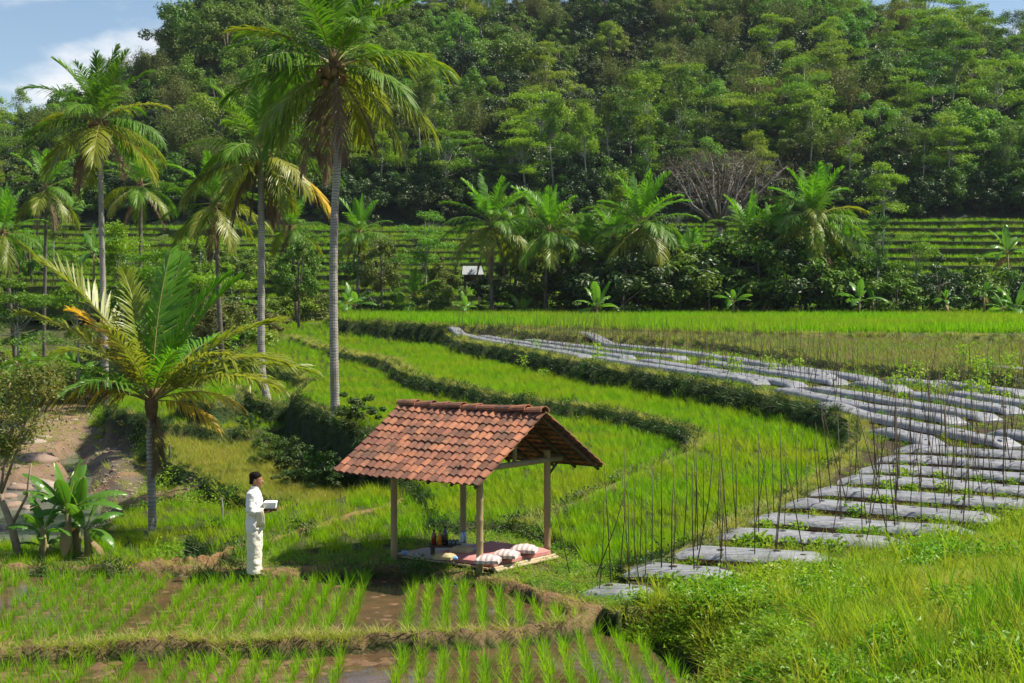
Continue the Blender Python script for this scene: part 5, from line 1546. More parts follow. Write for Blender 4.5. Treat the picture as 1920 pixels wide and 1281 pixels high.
# low table with bottles and glasses
u0, v0 = uv_at(835, 1026, .2)
tab = empty('low_table', PAV + Vector((u0 * .783 + v0 * .622, -u0 * .622 + v0 * .783, .085)), PA + .62)
tag(tab, 'low dark wooden table standing on the grey mat', 'table')
mb = MB(); mb.box((0, 0, .14), (.54, .26, .03)); mb.obj('tabletop', M_WOODD, tab)
for a in (-1, 1):
    for b_ in (-1, 1):
        mb = MB(); mb.box((a * .22, b_ * .09, .0625), (.05, .05, .125)); mb.obj('leg', M_WOODD, tab)
def on_table(du, dv): return tab.matrix_basis @ Vector((du, dv, .156))
def bottle(label, loc, h, r, col, capc, glass=False):
    root = empty('bottle', loc); tag(root, label, 'bottle', 'bottles on the pavilion floor')
    mb = MB(); mb.lathe([(r * .9, 0), (r, .01), (r, h * .55), (r * .85, h * .68), (r * .42, h * .84), (r * .38, h * .93)], sides=14)
    mb.obj('body', solid('bottle_' + label.split()[0], col, None, rough=.12, spec=.6), root, True)
    mb = MB(); mb.lathe([(r * .42, h * .92), (r * .46, h * .93), (r * .46, h), (r * .3, h * 1.01)], sides=12)
    mb.obj('cap', solid('cap_' + label.split()[0], capc, None, rough=.4), root, True)
    return root
bottle('dark red bottle at the left end of the low table', on_table(-.2, .02), .26, .045, (.16, .02, .012, 1), (.02, .02, .02, 1))
bottle('orange bottle second on the low table', on_table(-.09, -.02), .25, .045, (.50, .16, .015, 1), (.03, .02, .02, 1))
bottle('amber bottle behind the orange one on the low table', on_table(-.02, .07), .24, .04, (.36, .13, .02, 1), (.03, .02, .02, 1))
bottle('black tall flask on the low table', on_table(.0, -.045), .33, .05, (.015, .016, .018, 1), (.01, .01, .01, 1))
M_GLASS, gn_, go_ = mat_nodes('clear_glass')
gb_ = gn_.nodes.new('ShaderNodeBsdfPrincipled'); gb_.inputs['Base Color'].default_value = (.8, .9, .95, 1); gb_.inputs['Transmission Weight'].default_value = .85; gb_.inputs['Roughness'].default_value = .05
gn_.links.new(gb_.outputs[0], go_.inputs['Surface'])
for i in range(6):
    mb = MB(); mb.lathe([(.027, 0), (.033, .085), (.030, .085), (.025, .006)], sides=12)
    o = mb.obj('drinking_glass', M_GLASS, None, True); o.location = on_table(.08 + .065 * (i % 3), -.06 + .085 * (i // 3))
    tag(o, ('front' if i < 3 else 'back') + '-row drinking glass, ' + ordinal(i % 3 + 1) + ' from the black flask on the low table', 'glass', 'drinking glasses on the low table')
for i, (px, py, lb) in enumerate(((866, 1017, 'blue-capped water bottle behind the low table, left of two'), (870, 1016, 'blue-capped water bottle behind the low table, right of two'))):
    u, v = uv_at(px + 2 * i, py, .085)
    bl = bottle(lb, PAV + Vector((u * .783 + v * .622, -u * .622 + v * .783, .088)), .2, .032, (.45, .55, .62, 1), (.04, .16, .5, 1))
for i, (px, lb) in enumerate(((752, 'blue cup by the left front post, left of two'), (757, 'blue cup by the left front post, right of two'))):
    u, v = uv_at(px, 1040, .085)
    mb = MB(); mb.lathe([(.02, 0), (.028, .07), (.025, .07), (.018, .006)], sides=12)
    o = pav_obj('blue_cup', mb, M_BLUE, u + .05, v, .088, 0, True, lb, 'cup', 'blue cups on the mat')

# ------------------------------------------------------------------ the man in white
M_SKIN = solid('skin', (.30, .15, .085, 1), (.34, .17, .10, 1), 12, .55, .3)
M_HAIR = solid('black_hair', (.007, .006, .005, 1), (.013, .011, .009, 1), 60, .8, .08, .3, 90)
M_SHIRT = solid('white_cotton', (.80, .80, .78, 1), (.74, .74, .72, 1), 5, .85, .1, .15, 14)
M_TROUS = solid('cream_cotton', (.74, .71, .60, 1), (.68, .65, .55, 1), 5, .85, .1, .15, 12)
M_SHOE = solid('black_sandal', (.02, .018, .016, 1), (.035, .03, .028, 1), 10, .5, .4)
pm = hit(478, 1068, lambda Y: 0.02)
pm.z = float(gz(pm.x, pm.y)) + .02
man = empty('person', pm, math.radians(2))
tag(man, 'person in white jacket and cream trousers standing on the bund holding a white box', 'person')
def ell(cx, cy, z, rx, ry, k=20, tilt=0.0, sq=1.0, seed=None, amp=0.0):
    a = np.arange(k) * 2 * math.pi / k
    ca, sa = np.cos(a), np.sin(a)
    x = np.sign(ca) * np.abs(ca) ** sq * rx; y = np.sign(sa) * np.abs(sa) ** sq * ry
    if amp: x, y = x * (1 + amp * np.sin(3 * a + seed * 2.1) * .6 + amp * np.sin(5 * a + seed * 3.7) * .5), y * (1 + amp * np.sin(4 * a + seed))
    return np.stack([cx + x, cy + y, z + tilt * x], 1)
def fuse(name, mb, mat, voxel, parent, smooth_it=3, folds=0):
    me = mb.mesh(name + '_raw', mat)
    o = link(name, me, parent)
    md = o.modifiers.new('fuse', 'REMESH'); md.mode = 'VOXEL'; md.voxel_size = voxel; md.use_smooth_shade = True
    if smooth_it:
        sm_ = o.modifiers.new('smooth', 'SMOOTH'); sm_.factor = .5; sm_.iterations = smooth_it
    if folds:
        tx = bpy.data.textures.new(name + '_folds', 'CLOUDS'); tx.noise_scale = .085; tx.noise_depth = 2
        dp = o.modifiers.new('folds', 'DISPLACE'); dp.texture = tx; dp.strength = folds; dp.mid_level = .5; dp.texture_coords = 'LOCAL'
    return o
# arm joints (x forward, y to the man's left, away from the viewer is +y)
SH = {-1: Vector((-.03, -.185, 1.375)), 1: Vector((-.03, .185, 1.375))}
EL_ = {-1: Vector((-.055, -.235, 1.10)), 1: Vector((-.04, .235, 1.10))}
WR = {-1: Vector((.165, -.115, 1.075)), 1: Vector((.175, .115, 1.075))}
mb = MB()
# legs, hips, torso, neck under the clothes
for s in (-1, 1):
    mb.loft([ell(.0, s * .095, .06, .045, .04), ell(-.01, s * .095, .30, .052, .05), ell(.0, s * .095, .48, .055, .055), ell(.0, s * .09, .70, .075, .075), ell(0, s * .075, .86, .085, .09)])
    mb.loft([ell(.075, s * .10, .02, .12, .042), ell(.07, s * .10, .05, .115, .042), ell(.02, s * .10, .09, .06, .04), ell(0, s * .097, .14, .042, .038)])
mb.loft([ell(0, 0, .78, .10, .15), ell(0, 0, .95, .10, .145), ell(0, 0, 1.10, .10, .14), ell(.0, 0, 1.25, .11, .155), ell(-.01, 0, 1.36, .10, .165), ell(-.01, 0, 1.42, .07, .09), ell(0, 0, 1.46, .055, .056), ell(.015, 0, 1.52, .052, .052)])
for s in (-1, 1):
    mb.tube([SH[s], EL_[s]], [.05, .038], 12); mb.tube([EL_[s], WR[s]], [.038, .026], 12)
    mb.lathe([(.001, -.04), (.036, -.02), (.04, 0), (.036, .02), (.001, .04)], EL_[s], 12)
    # palm facing up under the box, fingers curled over the front edge, thumb on the side
    w = WR[s]; f = Vector((1, -s * .35, .02)).normalized(); sd = Vector((0, 0, 1)).cross(f).normalized()
    pc_ = w + f * .055
    mb.loft([np.array([w + sd * a * .024 + Vector((0, 0, b_ * .013)) for a, b_ in ((-1, -1), (1, -1), (1, 1), (-1, 1))]), np.array([pc_ + sd * a * .040 + Vector((0, 0, b_ * .014)) for a, b_ in ((-1, -1), (1, -1), (1, 1), (-1, 1))]), np.array([w + f * .095 + sd * a * .038 + Vector((0, 0, b_ * .011)) for a, b_ in ((-1, -1), (1, -1), (1, 1), (-1, 1))])])
    for k, (off, ln) in enumerate(((-.03, .062), (-.010, .072), (.010, .068), (.029, .054))):
        b0 = w + f * .088 + sd * off
        b1 = b0 + f * ln * .45 + Vector((0, 0, .004)); b2 = b1 + f * ln * .28 + Vector((0, 0, .018)); b3 = b2 + f * ln * .06 + Vector((0, 0, .022))
        mb.tube([b0, b1, b2, b3], [.0095, .009, .0085, .007], 7)
    t0 = w + f * .03 + sd * s * .034; mb.tube([t0, t0 + f * .03 + sd * s * .02 + Vector((0, 0, .012)), t0 + f * .055 + sd * s * .012 + Vector((0, 0, .035))], [.012, .0105, .008], 7)
# head in profile along +x
hz = 1.465
HR = [(.00, .005, .050, .050), (.03, .018, .062, .056), (.055, .030, .075, .060), (.085, .022, .088, .069), (.115, .012, .096, .074), (.145, .008, .099, .077), (.175, .002, .100, .077), (.205, -.006, .093, .072), (.228, -.010, .074, .058), (.243, -.012, .045, .036)]
mb.loft([ell(.012 + cx_, 0, hz + z_, rx, ry) for z_, cx_, rx, ry in HR])
mb.tube([(.110, 0, hz + .135), (.121, 0, hz + .112), (.134, 0, hz + .092), (.118, 0, hz + .082)], [.010, .012, .015, .009], 8)   # nose
mb.tube([(.096, -.03, hz + .148), (.112, 0, hz + .150), (.096, .03, hz + .148)], [.010, .011, .010], 6)                          # brow
for dz in (.058, .046): mb.tube([(.092, -.022, hz + dz), (.111, 0, hz + dz), (.092, .022, hz + dz)], [.006, .008, .006], 6)        # lips
mb.tube([(.088, -.018, hz + .022), (.104, 0, hz + .022), (.088, .018, hz + .022)], [.012, .016, .012], 6)                          # chin
for s in (-1, 1):
    mb.loft([ell(.005, s * .074, hz + z_, rx, .012, 10) for z_, rx in ((.085, .010), (.10, .017), (.125, .022), (.142, .020), (.152, .010))])
body = fuse('body', mb, M_SKIN, .0075, man, 2)
M_EYE = solid('eye_white', (.6, .58, .55, 1), None, rough=.3); M_IRIS = solid('dark_iris', (.02, .012, .01, 1), None, rough=.2)
for s in (-1, 1):
    mb = MB(); mb.lathe([(.001, -.011), (.008, -.008), (.011, 0), (.008, .008), (.001, .011)], (.089, s * .031, hz + .124), 10)
    e_ = mb.obj('eye', M_EYE, man, True)
    mb = MB(); mb.lathe([(.001, -.005), (.005, -.003), (.006, 0), (.005, .003), (.001, .005)], (.098, s * .032, hz + .124), 8); mb.obj('iris', M_IRIS, e_, True)
# hair: a cap over the skull, short at the sides
mb = MB(); rngm = np.random.default_rng(6)
HH = [(.055, -.066, .036, .05), (.075, -.064, .042, .064), (.095, -.058, .048, .072), (.11, -.046, .058, .076), (.125, -.026, .078, .083), (.15, -.016, .088, .085), (.175, -.003, .103, .086), (.20, -.006, .104, .083), (.225, -.010, .092, .074), (.248, -.012, .066, .054), (.262, -.012, .03, .025)]
mb.loft([ell(.012 + cx_, 0, hz + z_, rx, ry, 22, seed=i, amp=.02) for i, (z_, cx_, rx, ry) in enumerate(HH)])
fuse('hair', mb, M_HAIR, .008, man, 1)
# jacket: torso and sleeves with folds
mb = MB()
T_ = [(.78, .0, .150, .195), (.86, .0, .150, .195), (.93, -.002, .145, .19), (1.0, -.005, .140, .184), (1.06, -.004, .136, .18), (1.12, -.004, .140, .182), (1.20, -.006, .140, .19), (1.28, -.010, .132, .198), (1.34, -.014, .124, .205), (1.39, -.016, .105, .190), (1.425, -.012, .080, .125), (1.455, -.004, .066, .070), (1.475, .0, .062, .064)]
mb.loft([ell(cx_, 0, z_, rx, ry, 26, seed=i * 1.3, amp=.035 if z_ < 1.3 else .01) for i, (z_, cx_, rx, ry) in enumerate(T_)])
for s in (-1, 1):
    a, e_, w = SH[s], EL_[s], WR[s]
    mb.tube([a + Vector((0, -s * .05, .01)), a + Vector((0, s * .012, -.02)), a.lerp(e_, .3), a.lerp(e_, .5), a.lerp(e_, .75), e_ + Vector((0, 0, -.005))], [.075, .082, .076, .070, .073, .066], 14)
    mb.tube([e_ + Vector((-.03, 0, -.01)), e_.lerp(w, .25), e_.lerp(w, .45), e_.lerp(w, .65), e_.lerp(w, .82)], [.058, .066, .058, .060, .052], 14)
shirt = fuse('jacket', mb, M_SHIRT, .010, man, 3, .032)
mb = MB(); mb.loft([ell(.0, 0, 1.455, .070, .074), ell(.003, 0, 1.475, .066, .070), ell(.004, 0, 1.492, .064, .068)], cap=False)
mb.obj('collar', M_SHIRT, shirt, True)
# trousers: wide straight legs with folds breaking over the feet
mb = MB()
mb.loft([ell(-.004, 0, .90, .115, .165, 26), ell(-.006, 0, .84, .128, .178, 26), ell(-.008, 0, .78, .142, .186, 26), ell(-.008, 0, .71, .138, .184, 26)])
for s in (-1, 1):
    mb.loft([ell(-.005 + dx_, s * (.092 + .004 * k), z_, rx * 1.14, ry * 1.06, 22, seed=k * 1.7 + s, amp=am) for k, (z_, dx_, rx, ry, am) in enumerate(((.80, 0, .10, .088, 0), (.70, 0, .108, .092, .02), (.60, .002, .104, .09, .03), (.50, .006, .100, .087, .035), (.40, .002, .098, .086, .035), (.30, -.004, .096, .085, .04), (.20, -.004, .095, .085, .05), (.13, .0, .097, .086, .06), (.075, .006, .092, .080, .07), (.055, .01, .08, .07, .05)))])
fuse('trousers', mb, M_TROUS, .010, man, 3, .032)
for s in (-1, 1):
    mb = MB(); mb.loft([ell(.085, s * .10, z_, rx, ry, 18, sq=.8) for z_, rx, ry in ((-.005, .135, .048), (.015, .138, .05), (.03, .13, .046))])
    mb.loft([ell(.10, s * .10, z_, rx, ry, 18) for z_, rx, ry in ((.03, .055, .05), (.06, .05, .048), (.075, .03, .035))])
    mb.obj('sandal', M_SHOE, man, True)
# what he carries: a white box on a dark tray, a cream cloth over the forearm
Mm = Matrix.Translation(pm) @ Matrix.Rotation(math.radians(2), 4, 'Z')
def carried(name, mb, mat, label, cat, smooth=False):
    o = mb.obj(name, mat, None, smooth); o.matrix_basis = Mm; tag(o, label, cat); return o
mb = MB(); mb.box((.255, 0, 1.101), (.22, .27, .018)); mb.box((.255, 0, 1.121), (.235, .285, .016))
carried('dark_tray', mb, solid('tray_wood', (.06, .03, .018, 1), (.09, .05, .03, 1), 8, .5, .4), 'small dark tray resting on the hands of the person in white', 'tray')
mb = MB()
mb.loft([np.array([(.255 + a * .10 * k, b_ * .115 * k, z_) for a, b_ in ((-1, -1), (1, -1), (1, 1), (-1, 1))]) for z_, k in ((1.132, .93), (1.20, 1.0), (1.208, 1.04), (1.225, 1.04), (1.235, .96))])
carried('white_box', mb, solid('white_card', (.8, .8, .79, 1), None, rough=.7), 'white box on the tray held by the person in white', 'box')
mb = MB(); n = 12
V_ = []
fw = (EL_[-1].lerp(WR[-1], .72))
for j in range(9):
    for i in range(n):
        a = (i / (n - 1)) * 2 - 1
        ang = a * math.pi * .5
        rad = .064
        if abs(a) < .5: yy = -math.cos(math.pi / 2 + a * math.pi) * rad if False else math.sin(a * math.pi) * rad; zz = math.cos(a * math.pi) * rad
        else:
            yy = math.copysign(rad + .006 * math.sin(j * 1.5), a); zz = -(abs(a) - .5) * (.50 if a < 0 else .34)
        V_.append((fw.x - .06 + .13 * j / 8 + .012 * math.sin(i * 1.1), fw.y + yy, fw.z + zz))
mb.add(V_, [(j * n + i, j * n + i + 1, (j + 1) * n + i + 1, (j + 1) * n + i) for j in range(8) for i in range(n - 1)])
o = carried('cream_cloth', mb, solid('cream_linen', (.74, .66, .46, 1), (.66, .58, .40, 1), 8, .9, .1), 'cream cloth hanging from the forearm of the person in white', 'cloth', True)
sd_ = o.modifiers.new('thick', 'SOLIDIFY'); sd_.thickness = .006; sd_.offset = 1

# ------------------------------------------------------------------ plastic-covered beds
pl, pn, pout = mat_nodes('silver_plastic_mulch')
pb = pn.nodes.new('ShaderNodeBsdfPrincipled')
pn.links.new(mixc(pn, noise_fac(pn, 2.5, .4, .7, 5), (.29, .295, .31, 1), (.18, .185, .195, 1)), pb.inputs['Base Color'])
pb.inputs['Metallic'].default_value = .1; pb.inputs['Roughness'].default_value = .34; pb.inputs['Specular IOR Level'].default_value = .5
pbp = pn.nodes.new('ShaderNodeBump'); pbp.inputs['Strength'].default_value = .9; pbp.inputs['Distance'].default_value = .03
pn.links.new(noise_fac(pn, 7, .25, .75, 5, vecscale=(.5, 1, 1)), pbp.inputs['Height']); pn.links.new(pbp.outputs[0], pb.inputs['Normal'])
pn.links.new(pb.outputs[0], pout.inputs['Surface'])
M_PLAS = pl
M_SOIL_SHADE = solid('bed_side_soil_shade', (.05, .035, .022, 1), (.08, .055, .035, 1), 20, .95, .05)  # soil at the bed sides, coloured dark to include their shadow
M_HOLE = solid('hole_soil', (.03, .022, .015, 1), None, rough=.95)
BEDW = []; BEDS = []     # (list of world points along the crest)
def bed(pix, label, width=.62, h=.17, sd=0, group=None, buried=0.0):
    P_ = []
    for px, py in pix:
        q = hit(px, py, lambda Y: float(pPO(Y)) + .03); P_.append(Vector((q.x, q.y)))
    L_ = [0.0]
    for a, b_ in zip(P_[:-1], P_[1:]): L_.append(L_[-1] + (b_ - a).length)
    n = max(6, int(L_[-1] / .35)); t = np.linspace(0, L_[-1], n)
    X = np.interp(t, L_, [p_.x for p_ in P_]); Y = np.interp(t, L_, [p_.y for p_ in P_])
    wb = .05 * vnoise(t / 1.1, t * 0 + sd, 95); 
    d = np.stack([np.gradient(X), np.gradient(Y)], 1); d = d / np.linalg.norm(d, axis=1, keepdims=True)
    nn = np.stack([-d[:, 1], d[:, 0]], 1)
    base = gz(X, Y)
    base = np.convolve(np.pad(base, 4, mode='edge'), np.ones(9) / 9, 'valid')
    endf = np.minimum(1, np.minimum(t, L_[-1] - t) / .22) ** .5
    sec = [(-.56, -.1), (-.53, .3), (-.47, .86), (-.36, 1.0), (0, 1.03), (.36, 1.0), (.47, .86), (.53, .3), (.56, -.1)]
    V = []
    for i in range(n):
        c0 = Vector((X[i], Y[i])) + Vector(nn[i]) * wb[i]
        for a, z in sec:
            w_ = width * (1 + .06 * float(vnoise(t[i] / .8, a * 3 + sd, 96)))
            hh = h * (1 + .10 * float(vnoise(t[i] / .7 + a, sd * 3.1, 97))) * (.25 + .75 * endf[i])
            V.append((c0.x + nn[i][0] * a * w_, c0.y + nn[i][1] * a * w_, base[i] - .02 + z * hh - buried))
    K = len(sec); mb = MB()
    mb.add(V, [(i * K + k, (i + 1) * K + k, (i + 1) * K + k + 1, i * K + k + 1) for i in range(n - 1) for k in range(K - 1)])
    mb.add2(V[:K], [], [(0, k, k + 1) for k in range(1, K - 1)]); mb.add2(V[-K:], [], [(0, k + 1, k) for k in range(1, K - 1)])
    o = mb.obj('plastic_covered_bed', M_PLAS, None, True); o.data.materials.append(M_SOIL_SHADE)
    mi_ = np.zeros(len(o.data.polygons), np.int32); kk = np.arange((n - 1) * (K - 1)) % (K - 1); mi_[:len(kk)] = (kk == 0) | (kk == K - 2)
    o.data.polygons.foreach_set('material_index', mi_)
    tag(o, label, 'mulched bed', group or 'beds covered with silver plastic')
    hb_ = MB(); rg = np.random.default_rng(sd + 50); s_ = .35
    spots_ = []
    while s_ < L_[-1] - .2:
        x = float(np.interp(s_, t, X)); y = float(np.interp(s_, t, Y)); i = min(int(s_ / L_[-1] * (n - 1)), n - 1)
        off = rg.uniform(-.12, .12); x += nn[i][0] * off; y += nn[i][1] * off
        z = float(np.interp(s_, t, base)) - .02 + h * 1.06 + .012 - buried
        k = 8; a = np.arange(k) * 2 * math.pi / k; r_ = .055 * rg.uniform(.7, 1.3)
        hb_.add2(np.concatenate([[(x, y, z + .004)], np.stack([x + r_ * 1.5 * np.cos(a) * .8, y + r_ * np.sin(a), np.full(k, z)], 1)]), [], [(0, 1 + j, 1 + (j + 1) % k) for j in range(k)])
        spots_.append((x, y, z)); s_ += rg.uniform(.36, .52)
    if spots_: hb_.obj('planting_holes', M_HOLE, o)['kind'] = 'stuff'
    BEDS.append((spots_, nn, t, X, Y)); BEDW.append((np.stack([X, Y], 1), width))
    return o
NB = ['nearest short bed, half buried in weeds beside the earth path', 'second nearest bed, running into the near grass slope', 'third bed from the near grass slope', 'fourth bed from the near grass slope', 'fifth bed from the near grass slope',
      'sixth bed from the near grass slope', 'seventh bed from the near grass slope', 'eighth bed from the near grass slope', 'ninth bed from the near grass slope', 'tenth bed from the near grass slope', 'eleventh bed from the near grass slope']
near = [[(1100, 1098), (1215, 1116)], [(1175, 1073), (1385, 1084)], [(1262, 1041), (1420, 1048), (1580, 1058)], [(1335, 1003), (1520, 1013), (1715, 1026)], [(1405, 976), (1620, 988), (1835, 1003)], [(1468, 948), (1680, 960), (1885, 977)],
        [(1520, 923), (1720, 934), (1960, 955)], [(1570, 901), (1750, 910), (1990, 928)], [(1610, 880), (1760, 888), (2000, 905)], [(1645, 861), (1780, 868), (2000, 883)], [(1678, 842), (1800, 849), (2000, 862)]]
for i, (px_, lb) in enumerate(zip(near, NB)):
    bed(px_, 'silver plastic bed, ' + lb, .76, .16, i, 'near rows of plastic-covered beds', .05 if i == 0 else 0)
upper = [([(1641, 806), (1700, 822), (1760, 838)], 'silver plastic bed, short slanting one left of the fork in the rows'), ([(1547, 762), (1625, 785), (1690, 798), (1800, 820), (1902, 841)], 'silver plastic bed slanting down from the end of the high grassy bank'),
         ([(1465, 733), (1615, 767), (1802, 796)], 'silver plastic bed along the top of the high grassy bank'), ([(1522, 731), (1690, 760), (1862, 790)], 'silver plastic bed second above the high grassy bank'),
         ([(1700, 741), (1800, 758), (1905, 777)], 'silver plastic bed third above the bank, among bean plants'), ([(1787, 740), (1850, 750), (1960, 768)], 'silver plastic bed fourth above the bank, among bean plants'), ([(1862, 810), (1920, 824), (1990, 838)], 'silver plastic bed cut by the right edge of the view'),
         ([(850, 627), (1000, 655), (1100, 672)], 'silver plastic bed following the far half of the long bank crest'), ([(1120, 675), (1200, 687), (1280, 699), (1431, 722)], 'silver plastic bed following the near half of the long bank crest'), ([(905, 633), (1026, 652), (1180, 674)], 'second silver bed behind the bank crest, far half'), ([(1210, 679), (1280, 690), (1400, 710), (1501, 727)], 'second silver bed behind the bank crest, near half'),
         ([(990, 640), (1083, 652), (1200, 667), (1280, 676)], 'third silver bed behind the bank crest, far half'), ([(1320, 681), (1450, 702), (1578, 723)], 'third silver bed behind the bank crest, near half'), ([(1090, 643), (1150, 650), (1280, 663), (1400, 682), (1560, 705), (1640, 718)], 'fourth long silver bed behind the bank crest')]
upper += [([(1600, 721), (1650, 728), (1700, 735)], 'short silver bed left of the bean plants'), ([(1665, 715), (1720, 722), (1770, 729)], 'short silver bed behind the bean plants'), ([(1745, 720), (1830, 731), (1930, 744)], 'silver bed among the bean plants running off the right edge'), ([(1440, 694), (1500, 702), (1560, 711)], 'short silver bed behind the middle of the bank crest'), ([(1850, 712), (1900, 719), (1960, 727)], 'farthest silver bed at the right edge')]
for i, (px_, lb) in enumerate(upper): bed(px_, lb, .68, .2, 20 + i, 'upper rows of plastic-covered beds')

P = field_pts([7], 20, 116, 20, 1.2, 35, slope_max=1.5, extra='nobund')
dn = np.full(len(P), 1e9)
for pts_, w_ in BEDW: dn = np.minimum(dn, dpoly(P[:, 0], P[:, 1], pts_, False) - w_ * .58)
P = P[dn > .06]; k = RNG.uniform(size=len(P)) < .35
scatter('field_weeds', 'lush', P[~k], fsize(P[~k], .4, .9, .004), 'thin grass between the plastic-covered beds', 'grass')
scatter('field_weeds', 'weed', P[k], fsize(P[k], .3, .7, .006), 'small weeds between the plastic-covered beds', 'weeds')

# ------------------------------------------------------------------ bamboo stakes
M_STAKE = solid('stake_bamboo', (.035, .027, .018, 1), (.07, .053, .032, 1), 3, .7, .2, rand=(.11, .085, .05, 1))
def stake_mesh(h, seed):
    r = np.random.default_rng(seed); mb = MB()
    b_ = r.normal(0, .03, 2); mb.tube([(0, 0, -.15), (b_[0], b_[1], h * .5), (b_[0] * .4, b_[1] * .4, h)], [.0115, .0095, .005], 5)
    return mb.mesh('stake', M_STAKE, True)
SM = [stake_mesh(h, i) for i, h in enumerate((1.9, 2.05, 1.75, 2.2, 1.6))]
rng = np.random.default_rng(33); cand = []
for bi, (spots_, nn, t, X, Y) in enumerate(BEDS):
    for x, y, z in spots_:
        for s in (-1, 1):
            if rng.uniform() < (.2 if bi < 11 else .42): continue
            i = int(np.argmin((X - x) ** 2 + (Y - y) ** 2))
            cand.append((x + nn[i][0] * .24 * s + rng.normal(0, .05), y + nn[i][1] * .24 * s + rng.normal(0, .05), z - .05, nn[i][0] * s, nn[i][1] * s, bi))
for px, py in [(1070, 1075), (1112, 1085), (1160, 1080), (1210, 1090), (1240, 1085), (1180, 1088), (1200, 1060), (1190, 1066), (1260, 1060), (1280, 1030), (1318, 1020), (1345, 1000), (1380, 985)]:
    q = hit(px, py, pPO); cand.append((q.x, q.y, float(gz(q.x, q.y)), rng.normal(), rng.normal(), -1))
cand = [c for c in cand if abs(c[0]) < .40 * c[1]]
cand.sort(key=lambda c: c[1])
far_st = MB(); stk = {}
for i, (x, y, z, nx_, ny_, bi) in enumerate(cand):
    lean = rng.normal(.12, .15); th = rng.normal(0, .8)
    dx = -(nx_ * math.cos(th) - ny_ * math.sin(th)) * lean; dy = -(nx_ * math.sin(th) + ny_ * math.cos(th)) * lean
    k = int(rng.integers(0, 5)); s = rng.uniform(.66, 1.05) * (1 if bi < 11 else .85)
    R3 = Vector((0, 0, 1)).rotation_difference(Vector((dx, dy, 1)).normalized()).to_matrix().to_4x4()
    M = Matrix.Translation((x, y, z)) @ R3 @ Matrix.Scale(s, 4)
    if i < 300:
        o = link('bamboo_stake', SM[k]); o.matrix_basis = M
        tag(o, 'thin dark bamboo stake', 'stake', 'bamboo stakes in the near beds'); stk.setdefault(bi, []).append((o, CX + x * FPX / y))
    else:
        far_st.add2([tuple(M @ v.co) for v in SM[k].vertices], [tuple(p.vertices) for p in SM[k].polygons if len(p.vertices) == 4], [tuple(p.vertices) for p in SM[k].polygons if len(p.vertices) == 3])
for bi, it in stk.items():
    rank_labels(it, 'thin bamboo stake, %s from left ' + ('beside the weedy near end of the beds' if bi < 0 else 'along the ' + ordinal(bi + 1) + ' plastic bed from the near slope' if bi < 11 else 'along the ' + ordinal(bi - 10) + ' upper slanting plastic bed'))
if far_st.n: tag(far_st.obj('far_stakes', M_STAKE), 'mass of thin bamboo stakes over the farther plastic beds', 'stakes', None, 'stuff')

# bean plants climbing the stakes
def bean_mesh(seed, h):
    r = np.random.default_rng(seed); n = 90
    c = np.stack([r.normal(0, .16, n), r.normal(0, .16, n), r.uniform(.02, h, n)], 1)
    v, q = leaves(r, c, unit(r.normal(size=(n, 3)) * .6 + np.array([0, 0, .8])), .13 * r.uniform(.6, 1.3, n), .10 * r.uniform(.6, 1.3, n))
    st, tq, tt = MB(), None, None
    st.tube([(0, 0, -.05), (.02, .01, h * .5), (0, 0, h)], [.012, .01, .004], 4)
    st.add(v, q)
    return st.mesh('bean_plant', M_BEAN)
BM_ = [bean_mesh(i, h) for i, h in enumerate((.5, .8, .3, 1.0))]
rng = np.random.default_rng(44); bl_ = []; vl_ = []
bp_ = [(rng.uniform(1650, 1900), rng.uniform(722, 752)) for _ in range(18)] + [(rng.uniform(1740, 1870), rng.uniform(712, 735)) for _ in range(7)] + [(rng.uniform(1290, 1500), rng.uniform(690, 715)) for _ in range(10)] + [(rng.uniform(950, 1200), rng.uniform(655, 690)) for _ in range(8)]
for i, (px, py) in enumerate(bp_):
    q = hit(px, py, pPO); o = link('bean_plant', BM_[i % 4] if i < 40 else BM_[2]); o.location = (q.x, q.y, float(gz(q.x, q.y))); o.rotation_euler = (0, 0, rng.uniform(0, 6)); o.scale = (rng.uniform(.5, .95),) * 3
    tag(o, 'bean plant', 'bean plant', 'bean plants in the upper beds'); bl_.append((o, px))
rank_labels(bl_, 'bright bean plant, %s from left among the stakes of the upper beds')
for i in range(40):
    b_ = BEDS[int(rng.integers(1, 9))]; sp = b_[0][int(rng.integers(0, len(b_[0])))]
    o = link('vegetable_seedling', BM_[2]); o.location = (sp[0] + rng.normal(0, .08), sp[1] - rng.uniform(.45, .6), float(gz(sp[0], sp[1] - .5))); o.rotation_euler = (0, 0, rng.uniform(0, 6)); o.scale = (rng.uniform(.35, .7),) * 3
    tag(o, 'seedling', 'seedling', 'seedlings beside the near beds'); vl_.append((o, o.location.x / o.location.y))
rank_labels(vl_, 'small leafy seedling, %s from left beside the near plastic beds')

# ------------------------------------------------------------------ rice seedlings planted in rows
def seed_mesh(seed):
    r = np.random.default_rng(seed)
    v, q, t = blades(r, 23, .042, .27, .42, .0095, .17, .26, 3)
    return mesh_np('rice_seedling', v, [q, t], M_SEED)
SDM = [seed_mesh(700 + i) for i in range(6)]
rng = np.random.default_rng(55); sd_pts = []
row_dir = Vector((-.028, 1.0)).normalized(); sp_ = .272
gaps = {-6, -7, -19, -28}
for k in range(-40, 22):
    if k in gaps: continue
    y = 15.6
    while y < 26.5:
        x = k * sp_ + row_dir.x / row_dir.y * (y - 20) - .1 + rng.normal(0, .02)
        yy = y + rng.normal(0, .03)
        y += .185 if x > -4.5 else .215
        z_ = int(gid(x, yy))
        if z_ == 12: zz = -.168
        elif z_ == 13: zz = -.338
        else: continue
        if rng.uniform() < .09: continue
        sd_pts.append((x, yy, zz, k))
